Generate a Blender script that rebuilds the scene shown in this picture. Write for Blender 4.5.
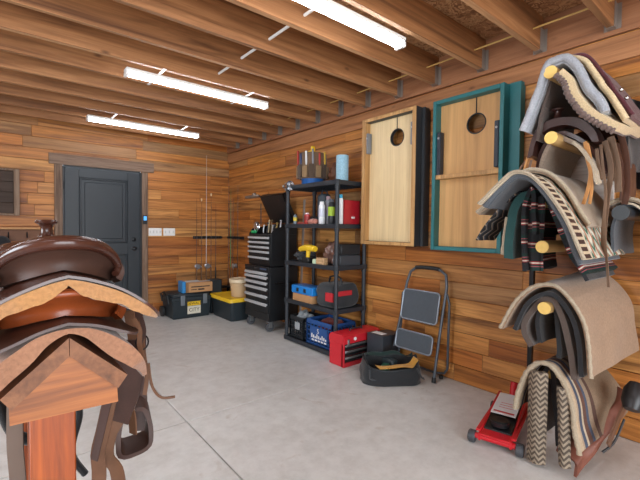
import bpy, bmesh, math, random
from mathutils import Vector, Matrix, noise
PI = math.pi
random.seed(7)
for o in list(bpy.data.objects): bpy.data.objects.remove(o)
scene = bpy.context.scene
COL = scene.collection

# ---------------- camera, world, light, exposure ----------------
cam_d = bpy.data.cameras.new('camera'); cam = bpy.data.objects.new('camera', cam_d); COL.objects.link(cam)
cam_d.sensor_fit = 'HORIZONTAL'; cam_d.sensor_width = 36.0; cam_d.lens = 36.0 * 391.6 / 640.0
cam_d.clip_start = 0.02; cam_d.clip_end = 100
cam.matrix_world = Matrix(((0.7720, 0.0100, -0.6356, 0.0), (-0.6355, 0.0304, -0.7715, 0.0), (0.0116, 0.9995, 0.0298, 1.28), (0, 0, 0, 1)))
_q = cam.matrix_world.to_quaternion(); cam.matrix_world = Matrix.Translation((0, 0, 1.28)) @ _q.to_matrix().to_4x4()
scene.camera = cam
world = bpy.data.worlds.new('world'); scene.world = world; world.use_nodes = True
world.node_tree.nodes['Background'].inputs[0].default_value = (0.75, 0.87, 1.0, 1)
world.node_tree.nodes['Background'].inputs[1].default_value = 1.0
scene.view_settings.view_transform = 'Standard'; scene.view_settings.look = 'None'
scene.view_settings.gamma = 1.0; scene.view_settings.exposure = 0.45; scene.view_settings.use_curve_mapping = False
TUBE_STRENGTH = 20.0
def area(name, loc, rot, sx, sy, power, col):
    d = bpy.data.lights.new(name, 'AREA'); d.shape = 'RECTANGLE'; d.size = sx; d.size_y = sy; d.energy = power; d.color = col
    o = bpy.data.objects.new(name, d); COL.objects.link(o); o.location = loc; o.rotation_euler = rot
    return o
area('fill_behind_camera', (0.1, -2.78, 1.2), (-PI/2, 0, PI), 3.4, 2.2, 150, (0.93, 0.97, 1.0))   # added fill light, at an open doorway made up behind the camera
area('daylight_side_window', (-2.46, 1.6, 1.5), (0, -PI/2, 0), 1.1, 1.5, 60, (0.85, 0.93, 1.0))

# ---------------- helpers ----------------
def lin(c):
    if isinstance(c, str):
        c = c.lstrip('#'); c = tuple(int(c[i:i+2], 16) / 255 for i in (0, 2, 4))
    return tuple((x / 12.92 if x <= 0.04045 else ((x + 0.055) / 1.055) ** 2.4) for x in c) + (1,)
class NT:
    def __init__(s, name):
        s.m = bpy.data.materials.new(name); s.m.use_nodes = True; s.t = s.m.node_tree; s.n = s.t.nodes
        s.p = s.n['Principled BSDF']
    def add(s, typ, **kw):
        n = s.n.new(typ)
        for k, v in kw.items(): setattr(n, k, v)
        return n
    def link(s, a, b): s.t.links.new(a, b)
    def math(s, op, a, b=None, clamp=False):
        n = s.add('ShaderNodeMath', operation=op, use_clamp=clamp)
        for i, x in enumerate((a, b)):
            if x is None: continue
            if isinstance(x, (int, float)): n.inputs[i].default_value = x
            else: s.link(x, n.inputs[i])
        return n.outputs[0]
    def vmath(s, op, a, b):
        n = s.add('ShaderNodeVectorMath', operation=op)
        for i, x in enumerate((a, b)):
            if isinstance(x, tuple): n.inputs[i].default_value = x
            else: s.link(x, n.inputs[i])
        return n.outputs[0]
    def ramp(s, fac, stops, const=False):
        n = s.add('ShaderNodeValToRGB'); r = n.color_ramp
        if const: r.interpolation = 'CONSTANT'
        while len(r.elements) < len(stops): r.elements.new(0.5)
        for e, (p, c) in zip(r.elements, stops):
            e.position = p; e.color = lin(c) if isinstance(c, (str, tuple)) else (c, c, c, 1)
        s.link(fac, n.inputs[0]); return n.outputs[0]
    def noise(s, vec, scale, detail=4, rough=0.55, dist=0.0):
        n = s.add('ShaderNodeTexNoise'); n.inputs['Scale'].default_value = scale; n.inputs['Detail'].default_value = detail
        n.inputs['Roughness'].default_value = rough; n.inputs['Distortion'].default_value = dist
        s.link(vec, n.inputs['Vector']); return n.outputs['Fac']
    def mix(s, fac, a, b, mode='MIX'):
        n = s.add('ShaderNodeMix', data_type='RGBA', blend_type=mode)
        for i, x in ((0, fac), (6, a), (7, b)):
            if isinstance(x, (int, float)): n.inputs[i].default_value = x
            elif isinstance(x, str): n.inputs[i].default_value = lin(x)
            elif isinstance(x, tuple): n.inputs[i].default_value = x
            else: s.link(x, n.inputs[i])
        return n.outputs[2]
    def bump(s, h, strength=0.3, dist=0.01):
        n = s.add('ShaderNodeBump'); n.inputs['Strength'].default_value = strength; n.inputs['Distance'].default_value = dist
        s.link(h, n.inputs['Height']); s.link(n.outputs[0], s.p.inputs['Normal'])
    def coord(s, which='Object'): return s.add('ShaderNodeTexCoord').outputs[which]
    def sep(s, v):
        n = s.add('ShaderNodeSeparateXYZ'); s.link(v, n.inputs[0]); return n.outputs
    def comb(s, x, y, z):
        n = s.add('ShaderNodeCombineXYZ')
        for i, a in enumerate((x, y, z)):
            if isinstance(a, (int, float)): n.inputs[i].default_value = a
            else: s.link(a, n.inputs[i])
        return n.outputs[0]
    def done(s, rough=0.6, metal=0.0, color=None, spec=None):
        s.p.inputs['Roughness'].default_value = rough; s.p.inputs['Metallic'].default_value = metal
        if color is not None:
            if isinstance(color, str): s.p.inputs['Base Color'].default_value = lin(color)
            else: s.link(color, s.p.inputs['Base Color'])
        if spec is not None: s.p.inputs['Specular IOR Level'].default_value = spec
        return s.m
_mats = {}
def plain(name, col, rough=0.55, metal=0.0, var=0.10, scale=18, bump=0.0, coat=0.0):
    if name in _mats: return _mats[name]
    t = NT(name); v = t.coord()
    f = t.noise(v, scale, 4)
    c = lin(col)[:3]; lo = tuple(x * (1 - var) for x in c) + (1,); hi = tuple(min(1, x * (1 + var)) for x in c) + (1,)
    colr = t.mix(f, lo, hi)
    if bump: t.bump(t.noise(v, scale * 5, 3), bump, 0.004)
    if coat: t.p.inputs['Coat Weight'].default_value = coat; t.p.inputs['Coat Roughness'].default_value = 0.15
    _mats[name] = t.done(rough, metal, colr); return _mats[name]
def wood(name, tones, axis=0, scale=1.0, rough=0.55, knots=0.5, bump=0.15, contrast=0.35, rings=False):
    """sawn wood: tone by board (random per island), long grain along an axis, knots"""
    t = NT(name); v = t.coord(); isl = t.add('ShaderNodeNewGeometry').outputs['Random Per Island']
    off = t.vmath('ADD', v, t.comb(t.math('MULTIPLY', isl, 37.0), t.math('MULTIPLY', isl, 91.0), t.math('MULTIPLY', isl, 53.0)))
    sc = [14.0 * scale] * 3; sc[axis] = 0.8 * scale
    gv = t.vmath('MULTIPLY', off, tuple(sc))
    g1 = t.noise(gv, 1.0, 6, 0.62, 0.9)
    sc2 = [70.0 * scale] * 3; sc2[axis] = 2.5 * scale
    g2 = t.noise(t.vmath('MULTIPLY', off, tuple(sc2)), 1.0, 3, 0.6, 0.3)
    n = len(tones)
    base = t.ramp(isl, [((i + 0.5) / n, tones[i]) for i in range(n)], const=False)
    r1 = t.ramp(g1, [(0.30, (0.5, 0.42, 0.36)), (0.48, (0.86, 0.82, 0.78)), (0.62, (1, 1, 1)), (0.75, (0.78, 0.7, 0.62))])
    c = t.mix(contrast * 1.8 if contrast * 1.8 < 1 else 1.0, base, r1, 'MULTIPLY')
    r2 = t.ramp(g2, [(0.3, (0.7, 0.66, 0.62)), (0.6, (1, 1, 1))])
    c = t.mix(contrast, c, r2, 'MULTIPLY')
    if knots > 0:
        vo = t.add('ShaderNodeTexVoronoi'); ks = [6.0] * 3; ks[axis] = 2.6
        kv = t.vmath('MULTIPLY', off, tuple(ks)); t.link(kv, vo.inputs['Vector']); vo.inputs['Scale'].default_value = 1.0
        k = t.ramp(vo.outputs['Distance'], [(0.03, 1.0), (0.11, 0.0)])
        gate = t.math('GREATER_THAN', t.sep(vo.outputs['Color'])[0], 1 - knots)
        c = t.mix(t.math('MULTIPLY', t.math('MULTIPLY', k, gate), 0.8), c, '#3a2012')
    if bump: t.bump(g2, bump, 0.003)
    return t.done(rough, 0, c)
def fabric(name, col, col2=None, scale=260, rough=0.9, bump=0.5):
    t = NT(name); v = t.coord(); f = t.noise(v, 9, 5); f2 = t.noise(v, scale, 2)
    c = t.mix(f, col, col2 or col); c = t.mix(0.35, c, t.ramp(f2, [(0.3, (0.55, 0.55, 0.55)), (0.7, (1, 1, 1))]), 'MULTIPLY')
    t.bump(f2, bump, 0.003)
    t.p.inputs['Sheen Weight'].default_value = 0.25
    return t.done(rough, 0, c)
def leather(name, col, rough=0.38, var='#1a0d08', amount=0.5):
    t = NT(name); v = t.coord(); f = t.noise(v, 7, 6, 0.65); f2 = t.noise(v, 160, 2)
    c = t.mix(t.math('MULTIPLY', t.ramp(f, [(0.4, 0.0), (0.7, 1.0)]), amount), col, var)
    t.bump(f2, 0.15, 0.002)
    return t.done(rough, 0, c)
def emit(name, col, st):
    t = NT(name); t.p.inputs['Emission Color'].default_value = lin(col); t.p.inputs['Emission Strength'].default_value = st
    return t.done(0.5, 0, col)

class B:
    """collects shapes (in world coordinates) for ONE mesh"""
    def __init__(s, mat=None): s.bm = bmesh.new(); s.M = mat or Matrix.Identity(4)
    def _tr(s, vs):
        for v in vs: v.co = s.M @ v.co
    def box(s, x0, x1, y0, y1, z0, z1, bev=0.0, rot=None, seg=1):
        b = bmesh.new(); bmesh.ops.create_cube(b, size=1.0)
        c = Vector(((x0 + x1) / 2, (y0 + y1) / 2, (z0 + z1) / 2))
        for v in b.verts: v.co = Vector((v.co.x * (x1 - x0), v.co.y * (y1 - y0), v.co.z * (z1 - z0)))
        if bev > 0: bmesh.ops.bevel(b, geom=list(b.edges), offset=bev, segments=seg, affect='EDGES', profile=0.7)
        if rot is not None:
            R = rot if isinstance(rot, Matrix) else Matrix.Rotation(rot[1], 4, rot[0])
            for v in b.verts: v.co = R @ v.co
        for v in b.verts: v.co = s.M @ (v.co + c)
        s._merge(b); return s
    def _merge(s, b):
        me = bpy.data.meshes.new('tmp'); b.to_mesh(me); b.free(); s.bm.from_mesh(me); bpy.data.meshes.remove(me)
    def loft(s, rings, cap=True, closed=True, loop=False):
        vs = [[s.bm.verts.new(s.M @ Vector(p)) for p in r] for r in rings]
        n = len(rings[0]); R = len(rings)
        for i in range(R if loop else R - 1):
            a, b = vs[i], vs[(i + 1) % R]
            for j in range(n if closed else n - 1):
                k = (j + 1) % n
                try: s.bm.faces.new((a[j], a[k], b[k], b[j]))
                except ValueError: pass
        if cap and closed and not loop:
            for r in (vs[0], vs[-1]):
                try: s.bm.faces.new(r)
                except ValueError: pass
        return s
    def tube(s, pts, r, n=8, cap=True, loop=False, flat=1.0):
        pts = [Vector(p) for p in pts]; rings = []; N = len(pts); up = None
        for i, p in enumerate(pts):
            if loop: d = pts[(i + 1) % N] - pts[i - 1]
            else: d = (pts[min(i + 1, N - 1)] - pts[max(i - 1, 0)])
            d.normalize()
            if up is None:
                up = Vector((0, 0, 1)) if abs(d.z) < 0.9 else Vector((1, 0, 0))
            a = d.cross(up)
            if a.length < 1e-4: a = d.orthogonal()
            a.normalize(); b = a.cross(d).normalized(); up = b
            rr = r[i] if isinstance(r, (list, tuple)) else r
            rings.append([p + (a * math.cos(2 * PI * k / n) + b * math.sin(2 * PI * k / n) * flat) * rr for k in range(n)])
        return s.loft(rings, cap=cap, loop=loop)
    def cyl(s, a, b, r, r2=None, n=20): return s.tube([a, b], [r, r if r2 is None else r2], n)
    def lathe(s, base, prof, n=24, axis='Z', cap=True):
        base = Vector(base); rings = []
        for r, h in prof:
            ring = []
            for k in range(n):
                c, q = math.cos(2 * PI * k / n) * r, math.sin(2 * PI * k / n) * r
                v = {'Z': (c, q, h), 'X': (h, c, q), 'Y': (c, h, q)}[axis]
                ring.append(base + Vector(v))
            rings.append(ring)
        return s.loft(rings, cap=cap)
    def prism(s, poly, fn, a, b, bev=0):
        """poly of 2-D points placed by fn(u, v, t) at t=a and t=b"""
        return s.loft([[fn(u, v, a) for u, v in poly], [fn(u, v, b) for u, v in poly]])
    def sheet(s, fn, nu, nv, th, closed_u=False):
        """grid surface fn(i/nu, j/nv) thickened along its normal to th (to the inside)"""
        P = [[Vector(fn(i / nu, j / nv)) for j in range(nv + 1)] for i in range(nu + 1)]
        top, bot = [], []
        for i in range(nu + 1):
            tr, br = [], []
            for j in range(nv + 1):
                du = P[min(i + 1, nu)][j] - P[max(i - 1, 0)][j]; dv = P[i][min(j + 1, nv)] - P[i][max(j - 1, 0)]
                nn = du.cross(dv)
                if nn.length > 1e-9: nn.normalize()
                t_ = th(i / nu, j / nv) if callable(th) else th
                tr.append(s.bm.verts.new(s.M @ P[i][j])); br.append(s.bm.verts.new(s.M @ (P[i][j] - nn * t_)))
            top.append(tr); bot.append(br)
        f = s.bm.faces.new
        for i in range(nu):
            for j in range(nv):
                f((top[i][j], top[i+1][j], top[i+1][j+1], top[i][j+1])); f((bot[i][j], bot[i][j+1], bot[i+1][j+1], bot[i+1][j]))
        for i in range(nu):
            f((top[i][0], bot[i][0], bot[i+1][0], top[i+1][0])); f((top[i][nv], top[i+1][nv], bot[i+1][nv], bot[i][nv]))
        for j in range(nv):
            f((top[0][j], top[0][j+1], bot[0][j+1], bot[0][j])); f((top[nu][j], bot[nu][j], bot[nu][j+1], top[nu][j+1]))
        return s
    def sphere(s, c, r, sx=1, sy=1, sz=1, sub=3, jit=0.0, seed=0):
        b = bmesh.new(); bmesh.ops.create_icosphere(b, subdivisions=sub, radius=1.0)
        for v in b.verts:
            k = 1 + jit * noise.noise(v.co * 2.1 + Vector((seed, seed * 2, 0)))
            v.co = s.M @ (Vector((v.co.x * r * sx, v.co.y * r * sy, v.co.z * r * sz)) * k + Vector(c))
        s._merge(b); return s
_org = {}
def obj(name, b, mat, parent=None, smooth=True, at=None, angle=40, sub=0, weld=True):
    bm = b.bm
    if weld: bmesh.ops.remove_doubles(bm, verts=bm.verts, dist=1e-5)
    bmesh.ops.recalc_face_normals(bm, faces=bm.faces)
    if parent is not None: org = _org[parent.name]
    elif at is not None: org = Vector(at)
    else:
        xs = [v.co for v in bm.verts]
        org = Vector(((min(v.x for v in xs) + max(v.x for v in xs)) / 2, (min(v.y for v in xs) + max(v.y for v in xs)) / 2, min(v.z for v in xs)))
    for v in bm.verts: v.co = v.co - org
    me = bpy.data.meshes.new(name); bm.to_mesh(me); bm.free()
    o = bpy.data.objects.new(name, me); COL.objects.link(o)
    for m in (mat if isinstance(mat, (list, tuple)) else [mat]): me.materials.append(m)
    if smooth:
        for p in me.polygons: p.use_smooth = True
        me.set_sharp_from_angle(angle=math.radians(angle))
    if parent is not None: o.parent = parent
    else: o.location = org
    _org[o.name] = org
    if sub:
        md = o.modifiers.new('subdivision', 'SUBSURF'); md.levels = sub; md.render_levels = sub
    return o
def tag(o, label, cat, group=None, kind=None):
    o['label'] = label; o['category'] = cat
    if group: o['group'] = group
    if kind: o['kind'] = kind
    return o
def thing(name, label, cat, loc, group=None):
    o = bpy.data.objects.new(name, None); o.empty_display_size = 0.1; COL.objects.link(o); o.location = loc
    _org[o.name] = Vector(loc); return tag(o, label, cat, group)
def struct(name, b, mat, parent=None, **kw):
    o = obj(name, b, mat, parent, at=None if parent else (0, 0, 0), **kw)
    if parent is None: o['kind'] = 'structure'
    return o
def one(name, b, mat, label, cat, group=None, **kw): return tag(obj(name, b, mat, **kw), label, cat, group)
def dup(root, off, label, group=None):
    r = root.copy(); COL.objects.link(r); r.location = root.location + Vector(off); r['label'] = label
    if group: r['group'] = group
    def rec(src, dst):
        for ch in list(src.children):
            if ch.name in new: continue
            c = ch.copy(); COL.objects.link(c); c.parent = dst; new.add(c.name); rec(ch, c)
    new = set(); rec(root, r)
    return r
def text_mesh(b, s, size, M, depth=0.001):
    """flat lettering (as mesh) added into builder b; M places the XY text plane"""
    c = bpy.data.curves.new('t', 'FONT'); c.body = s; c.size = size; c.align_x = 'CENTER'; c.align_y = 'CENTER'; c.extrude = depth
    o = bpy.data.objects.new('t', c); COL.objects.link(o)
    me = bpy.data.meshes.new_from_object(o)
    bm2 = bmesh.new(); bm2.from_mesh(me)
    for v in bm2.verts: v.co = M @ v.co
    b._merge(bm2); bpy.data.objects.remove(o); bpy.data.curves.remove(c); bpy.data.meshes.remove(me)
def frame(origin, xdir, ydir):
    x = Vector(xdir).normalized(); y = Vector(ydir).normalized(); z = x.cross(y)
    return Matrix(((x.x, y.x, z.x, origin[0]), (x.y, y.y, z.y, origin[1]), (x.z, y.z, z.z, origin[2]), (0, 0, 0, 1)))

# ---------------- structure ----------------
XW, YW, ZC = 2.993, 6.05, 2.53          # right wall, back wall, underside of joists
WT = ['#b87232', '#d4924a', '#c67c38', '#e2a962', '#bd7638', '#dc9c54', '#ad8458', '#d08c44']
m_wallb = wood('wall_boards_x', WT, 0, 0.9, 0.5, 0.5, 0.2, 0.52)
m_wallr = wood('wall_boards_y', WT, 1, 0.9, 0.5, 0.5, 0.2, 0.52)
m_joist = wood('joist_lumber', ['#94643f', '#b98557', '#a87047', '#c69a70', '#9e6a44', '#b57f54'], 0, 0.7, 0.6, 0.5, 0.15, 0.48)
m_dark = plain('backing', '#2a1c12', 0.9)
def boards(b, a0, a1, z0, z1, h, place, skip=()):
    z = z0
    while z < z1 - 0.01:
        zt = min(z + h, z1); a = a0 - random.uniform(0, 1.6)
        while a < a1:
            L = random.choice((0.9, 1.3, 1.8, 2.4, 0.6)); e = min(a + L, a1); s_ = max(a, a0)
            if e - s_ > 0.05:
                segs = [(s_, e)]
                for (h0, h1, q0, q1) in skip:
                    if zt > q0 and z < q1:
                        ns = []
                        for (u, w) in segs:
                            if w <= h0 or u >= h1: ns.append((u, w))
                            else:
                                if u < h0: ns.append((u, h0))
                                if w > h1: ns.append((h1, w))
                        segs = ns
                for (u, w) in segs:
                    if w - u > 0.02: place(b, u + 0.0006, w - 0.0006, z + 0.0015, zt - 0.0015, random.uniform(0, 0.003))
            a = e if e == a1 else a + L
        z = zt
b = B(); boards(b, -2.6, XW, 0, 2.74, 0.14, lambda b, u, w, z, zt, d: b.box(u, w, YW - d, YW + 0.02, z, zt, 0.002), skip=((0.66, 1.61, -1, 2.05),))
wall_back = struct('wall_back', b, m_wallb)
b = B(); b.box(-2.6, 0.60, YW + 0.018, YW + 0.10, 0, 2.74).box(1.66, XW + 0.1, YW + 0.018, YW + 0.10, 0, 2.74).box(0.60, 1.66, YW + 0.018, YW + 0.10, 2.1, 2.74)
struct('wall_back_backing', b, m_dark, wall_back)
b = B(); boards(b, -3.0, YW, 0, 2.74, 0.14, lambda b, u, w, z, zt, d: b.box(XW - d, XW + 0.02, u, w, z, zt, 0.002))
wall_right = struct('wall_right', b, m_wallr)
struct('wall_right_backing', B().box(XW + 0.018, XW + 0.1, -3.0, YW, 0, 2.74), m_dark, wall_right)
b = B(); boards(b, -3.0, YW, 0, 2.74, 0.14, lambda b, u, w, z, zt, d: b.box(-2.62, -2.6 + d, u, w, z, zt, 0.002), skip=((0.85, 2.35, 0.95, 2.05),))
struct('wall_left', b, m_wallr)
b = B(); boards(b, -2.6, XW, 0, 2.74, 0.14, lambda b, u, w, z, zt, d: b.box(u, w, -3.02, -3.0 + d, z, zt, 0.002), skip=((-1.6, 1.8, -1, 2.3),))
struct('wall_front', b, m_wallb)
# floor slabs, saw-cut joints left open between them
t = NT('concrete'); v = t.coord(); f = t.noise(v, 1.3, 7, 0.65); f2 = t.noise(v, 9, 6, 0.7); f3 = t.noise(v, 3.1, 5, 0.6, 1.5)
c = t.ramp(f, [(0.3, '#c6c4c0'), (0.5, '#d2d1ce'), (0.7, '#dadad8')])
c = t.mix(0.5, c, t.ramp(f2, [(0.35, (0.86, 0.85, 0.84)), (0.6, (1, 1, 1))]), 'MULTIPLY')
c = t.mix(t.ramp(f3, [(0.62, 0.0), (0.72, 0.35)]), c, '#a08a72')
t.bump(f2, 0.05, 0.003); m_conc = t.done(0.42, 0, c)
b = B(); g = 0.0035
for (x0, x1) in ((-2.6, 0.948 - g), (0.948 + g, XW)):
    for (y0, y1) in ((-3.0, -0.6 - g), (-0.6 + g, 2.507 - g), (2.507 + g, YW)):
        b.box(x0, x1, y0, y1, -0.03, 0.0, 0.002)
floor = struct('floor', b, m_conc)
struct('floor_base', B().box(-2.62, XW + 0.1, -3.0, YW + 0.1, -0.05, -0.012), plain('joint_dirt', '#6d655b', 0.9), floor)
# ceiling: strand board deck on lumber joists hung from a rim board
t = NT('strand_board'); v = t.coord(); vo = t.add('ShaderNodeTexVoronoi'); vo.inputs['Scale'].default_value = 22
t.link(t.vmath('MULTIPLY', t.vmath('ADD', v, t.comb(t.noise(v, 5, 3), t.noise(v, 7, 3), 0)), (0.6, 1.6, 1)), vo.inputs['Vector'])
c = t.ramp(t.sep(vo.outputs['Color'])[0], [(0.1, '#7d5436'), (0.4, '#ad8058'), (0.7, '#c59c70'), (0.95, '#8f6645')]); m_osb = t.done(0.7, 0, c)
ceiling = struct('ceiling', B().box(-2.62, XW + 0.1, -3.02, YW + 0.1, 2.765, 2.79), m_osb)
JY = [0.76, 1.18, 1.60, 2.02, 2.43, 2.84, 3.25, 3.65, 4.05, 4.45, 4.85, 5.25, 5.65]
JY = [0.76 - 0.42 * k for k in range(8, 0, -1)] + JY
m_galv = plain('galvanised_steel', '#8a7f76', 0.5, 0.3)
for i, y in enumerate(JY):
    struct('joist', B().box(-2.6, 2.955, y - 0.02, y + 0.02, ZC, 2.765, 0.003), m_joist, ceiling)
    hb = B(); hb.prism([(-0.0235, 0.15), (-0.0205, 0.15), (-0.0205, -0.0005), (0.0205, -0.0005), (0.0205, 0.15), (0.0235, 0.15), (0.0235, -0.003), (-0.0235, -0.003)], lambda u, v, q: (q, y + u, ZC + v), 2.90, 2.951); hb.box(2.951, 2.954, y - 0.045, y + 0.045, ZC - 0.003, ZC + 0.15)
    if i > 6: struct('joist_hanger', hb, m_galv, ceiling)
struct('rim_board', B().box(2.957, 2.99, -2.99, YW, ZC - 0.03, 2.765, 0.003), wood('rim_lumber', ['#a06c48', '#a87450'], 1, 1, 0.6, 0.3), ceiling)
struct('trim_1', B().box(2.968, XW - 0.0035, -2.99, YW - 0.005, 2.335, 2.488, 0.003), wood('ledger_lumber', ['#b07a50', '#b98256'], 1, 1, 0.6, 0.3))
m_trim = wood('weathered_trim', ['#8c7462', '#97806c', '#84705f'], 2, 2.0, 0.7, 0.0, 0.4, 0.5)
m_trimx = wood('weathered_trim_x', ['#8c7462', '#97806c'], 0, 2.0, 0.7, 0.0, 0.4, 0.5)
# light fixtures
m_diff = emit('led_diffuser', '#f4f8ff', TUBE_STRENGTH); m_white = plain('white_enamel', '#e9e9e6', 0.4)
def fixture(x0, y, label, grp='ceiling strip lights'):
    t = thing('strip_light', label, 'ceiling light', (x0 + 0.65, y, ZC), grp)
    obj('housing', B().box(x0, x0 + 1.3, y - 0.044, y + 0.044, ZC - 0.028, ZC - 0.001, 0.006), m_white, t)
    prof = [(0.035 * math.cos(a), -0.034 * math.sin(a)) for a in [PI * k / 12 for k in range(13)]]
    bb = B(); bb.loft([[(X, y + p, ZC - 0.0285 + q) for p, q in prof] for X in (x0 + 0.02, x0 + 1.28)])
    obj('diffuser', bb, m_diff, t)
    for X in (x0 + 0.009, x0 + 1.291):
        obj('end_cap', B().box(X - 0.0105, X + 0.0105, y - 0.042, y + 0.042, ZC - 0.064, ZC - 0.029, 0.004), m_white, t)
    if y in (3.405, 5.13):
        for X in (x0 + 0.25, x0 + 1.05): obj('mounting_strap', B().box(X - 0.012, X + 0.012, y - 0.28 if y > 4 else 3.22, y + 0.16 if y > 4 else 3.68, ZC - 0.0009, ZC - 0.0002), m_white, t)
    return t
fixture(0.765, 1.69, 'nearest glowing strip light, cut off by the top edge above the wall cabinets')
fixture(0.79, 3.405, 'middle of the three glowing strip lights under the joists')
fixture(0.79, 5.13, 'farthest glowing strip light, nearest the dark door')
for (x, y, l) in ((0.79, -0.03, 'added glowing strip light on the ceiling right above the camera, out of view'), (-1.9, 1.69, 'added glowing strip light out of view left of the nearest one in the picture'), (-1.9, 5.13, 'added glowing strip light out of view left of the farthest one in the picture'), (-1.9, -0.03, 'added glowing strip light out of view behind and left of the camera'), (-1.9, 3.405, 'added glowing strip light out of view left of the middle one in the picture')):
    fixture(x, y, l)  # unseen fixtures, added to light the room beyond the three in view

# ---------------- door and fittings on the back wall ----------------
m_door = plain('door_paint', '#252c32', 0.42, 0, 0.04)
m_black = plain('black_plastic', '#1d2124', 0.45, 0, 0.12)
m_blackm = plain('black_metal', '#17191c', 0.35, 0.3, 0.1)
m_chrome = plain('chrome', '#c9ccd0', 0.22, 1.0, 0.04)
m_steel = plain('brushed_steel', '#a9adb0', 0.35, 0.9, 0.06)
b = B()
x0, x1, yf = 0.676, 1.592, YW - 0.010
def ringbox(b, x0, x1, z0, z1, w, y0, y1, bev=0.004):
    b.box(x0, x0 + w, y0, y1, z0, z1, bev); b.box(x1 - w, x1, y0, y1, z0, z1, bev)
    b.box(x0 + w, x1 - w, y0, y1, z0, z0 + w, bev); b.box(x0 + w, x1 - w, y0, y1, z1 - w, z1, bev)
b.box(x0, x1, yf + 0.012, yf + 0.045, 0.008, 2.04)
b.box(x0, x0 + 0.16, yf, yf + 0.02, 0.008, 2.04, 0.003).box(x1 - 0.16, x1, yf, yf + 0.02, 0.008, 2.04, 0.003)
for (z0, z1) in ((0.008, 0.22), (0.88, 1.04), (1.92, 2.04)): b.box(x0 + 0.159, x1 - 0.159, yf, yf + 0.02, z0, z1, 0.003)
for (z0, z1) in ((0.22, 0.88), (1.04, 1.92)):
    ringbox(b, x0 + 0.165, x1 - 0.165, z0 + 0.005, z1 - 0.005, 0.022, yf - 0.004, yf + 0.02, 0.006)
    b.box(x0 + 0.225, x1 - 0.225, yf + 0.004, yf + 0.02, z0 + 0.06, z1 - 0.06, 0.007)
door = struct('door_1', b, m_door)
hb = B(); hb.lathe((1.508, yf, 0.96), [(0.0, 0.0), (0.032, 0.0), (0.032, -0.008), (0.012, -0.012), (0.012, -0.035), (0.026, -0.045), (0.029, -0.058), (0.022, -0.072), (0.0, -0.076)], 20, 'Y')
obj('door_knob', hb, m_blackm, door)
hb = B(); hb.lathe((1.508, yf, 1.09), [(0.0, 0.0), (0.03, 0.0), (0.03, -0.012), (0.02, -0.018), (0.0, -0.018)], 20, 'Y'); hb.box(1.505, 1.511, yf - 0.032, yf - 0.017, 1.072, 1.108, 0.002)
obj('deadbolt', hb, m_blackm, door)
for z in (0.25, 1.0, 1.8): obj('hinge', B().cyl((0.668, yf - 0.006, z - 0.05), (0.668, yf - 0.006, z + 0.05), 0.008, n=10), m_blackm, door)
jb = B(); jb.box(0.64, 0.672, YW - 0.012, YW + 0.08, 0, 2.05).box(1.597, 1.63, YW - 0.012, YW + 0.08, 0, 2.05).box(0.672, 1.597, YW - 0.012, YW + 0.08, 2.046, 2.08)
struct('door_jamb', jb, m_black, door)
struct('trim_2', B().box(0.565, 0.652, YW - 0.028, YW - 0.004, 0, 2.062, 0.003), m_trim)
struct('trim_3', B().box(1.618, 1.700, YW - 0.028, YW - 0.004, 0, 2.062, 0.003), m_trim)
struct('trim_4', B().box(0.508, 1.784, YW - 0.032, YW - 0.004, 2.064, 2.20, 0.003), m_trimx)
# switch plates
def plate(x0, x1, n, label):
    t = thing('switch_plate', label, 'light switch', ((x0 + x1) / 2, YW - 0.004, 1.14), 'light switch plates')
    obj('cover', B().box(x0, x1, YW - 0.011, YW - 0.0035, 1.14, 1.255, 0.003), m_white, t)
    w = (x1 - x0) / n
    for k in range(n):
        c = x0 + w * (k + 0.5)
        obj('rocker', B().box(c - 0.008, c + 0.008, YW - 0.017, YW - 0.010, 1.178, 1.218, 0.002), plain('switch_rocker', '#cfcfcc', 0.35), t)
plate(1.712, 1.90, 4, 'wide white switch plate with four switches, next to the door trim')
plate(1.925, 2.10, 3, 'white switch plate with three switches, farther from the door')
t = thing('thermostat', 'small dark keypad with a blue screen on the door trim', 'keypad', (1.655, YW - 0.028, 1.31))
obj('body', B().box(1.625, 1.685, YW - 0.05, YW - 0.029, 1.31, 1.44, 0.005), m_black, t)
obj('screen', B().box(1.634, 1.676, YW - 0.0525, YW - 0.0495, 1.365, 1.425, 0.001), emit('blue_screen', '#4f9be0', 0.7), t)
# framed dark panel on the left
t = thing('wall_cabinet', 'dark weathered board panel with a brown frame on the wall left of the door', 'cabinet', (-0.1, YW - 0.002, 1.39))
b = B(); b.box(-0.5, -0.45, YW - 0.08, YW - 0.004, 1.39, 1.95, 0.003).box(0.155, 0.212, YW - 0.08, YW - 0.004, 1.39, 1.95, 0.003).box(-0.45, 0.155, YW - 0.08, YW - 0.004, 1.925, 1.95, 0.003).box(-0.45, 0.155, YW - 0.08, YW - 0.004, 1.39, 1.415, 0.003)
obj('frame', b, m_trim, t)
b = B()
for k in range(4): b.box(-0.449, 0.154, YW - 0.06, YW - 0.01, 1.417 + 0.127 * k, 1.541 + 0.127 * k, 0.003)
obj('panel', b, wood('dark_weathered_board', ['#4a3c34', '#54453c', '#3f342e'], 0, 1.6, 0.8, 0.1, 0.3), t)
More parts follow.
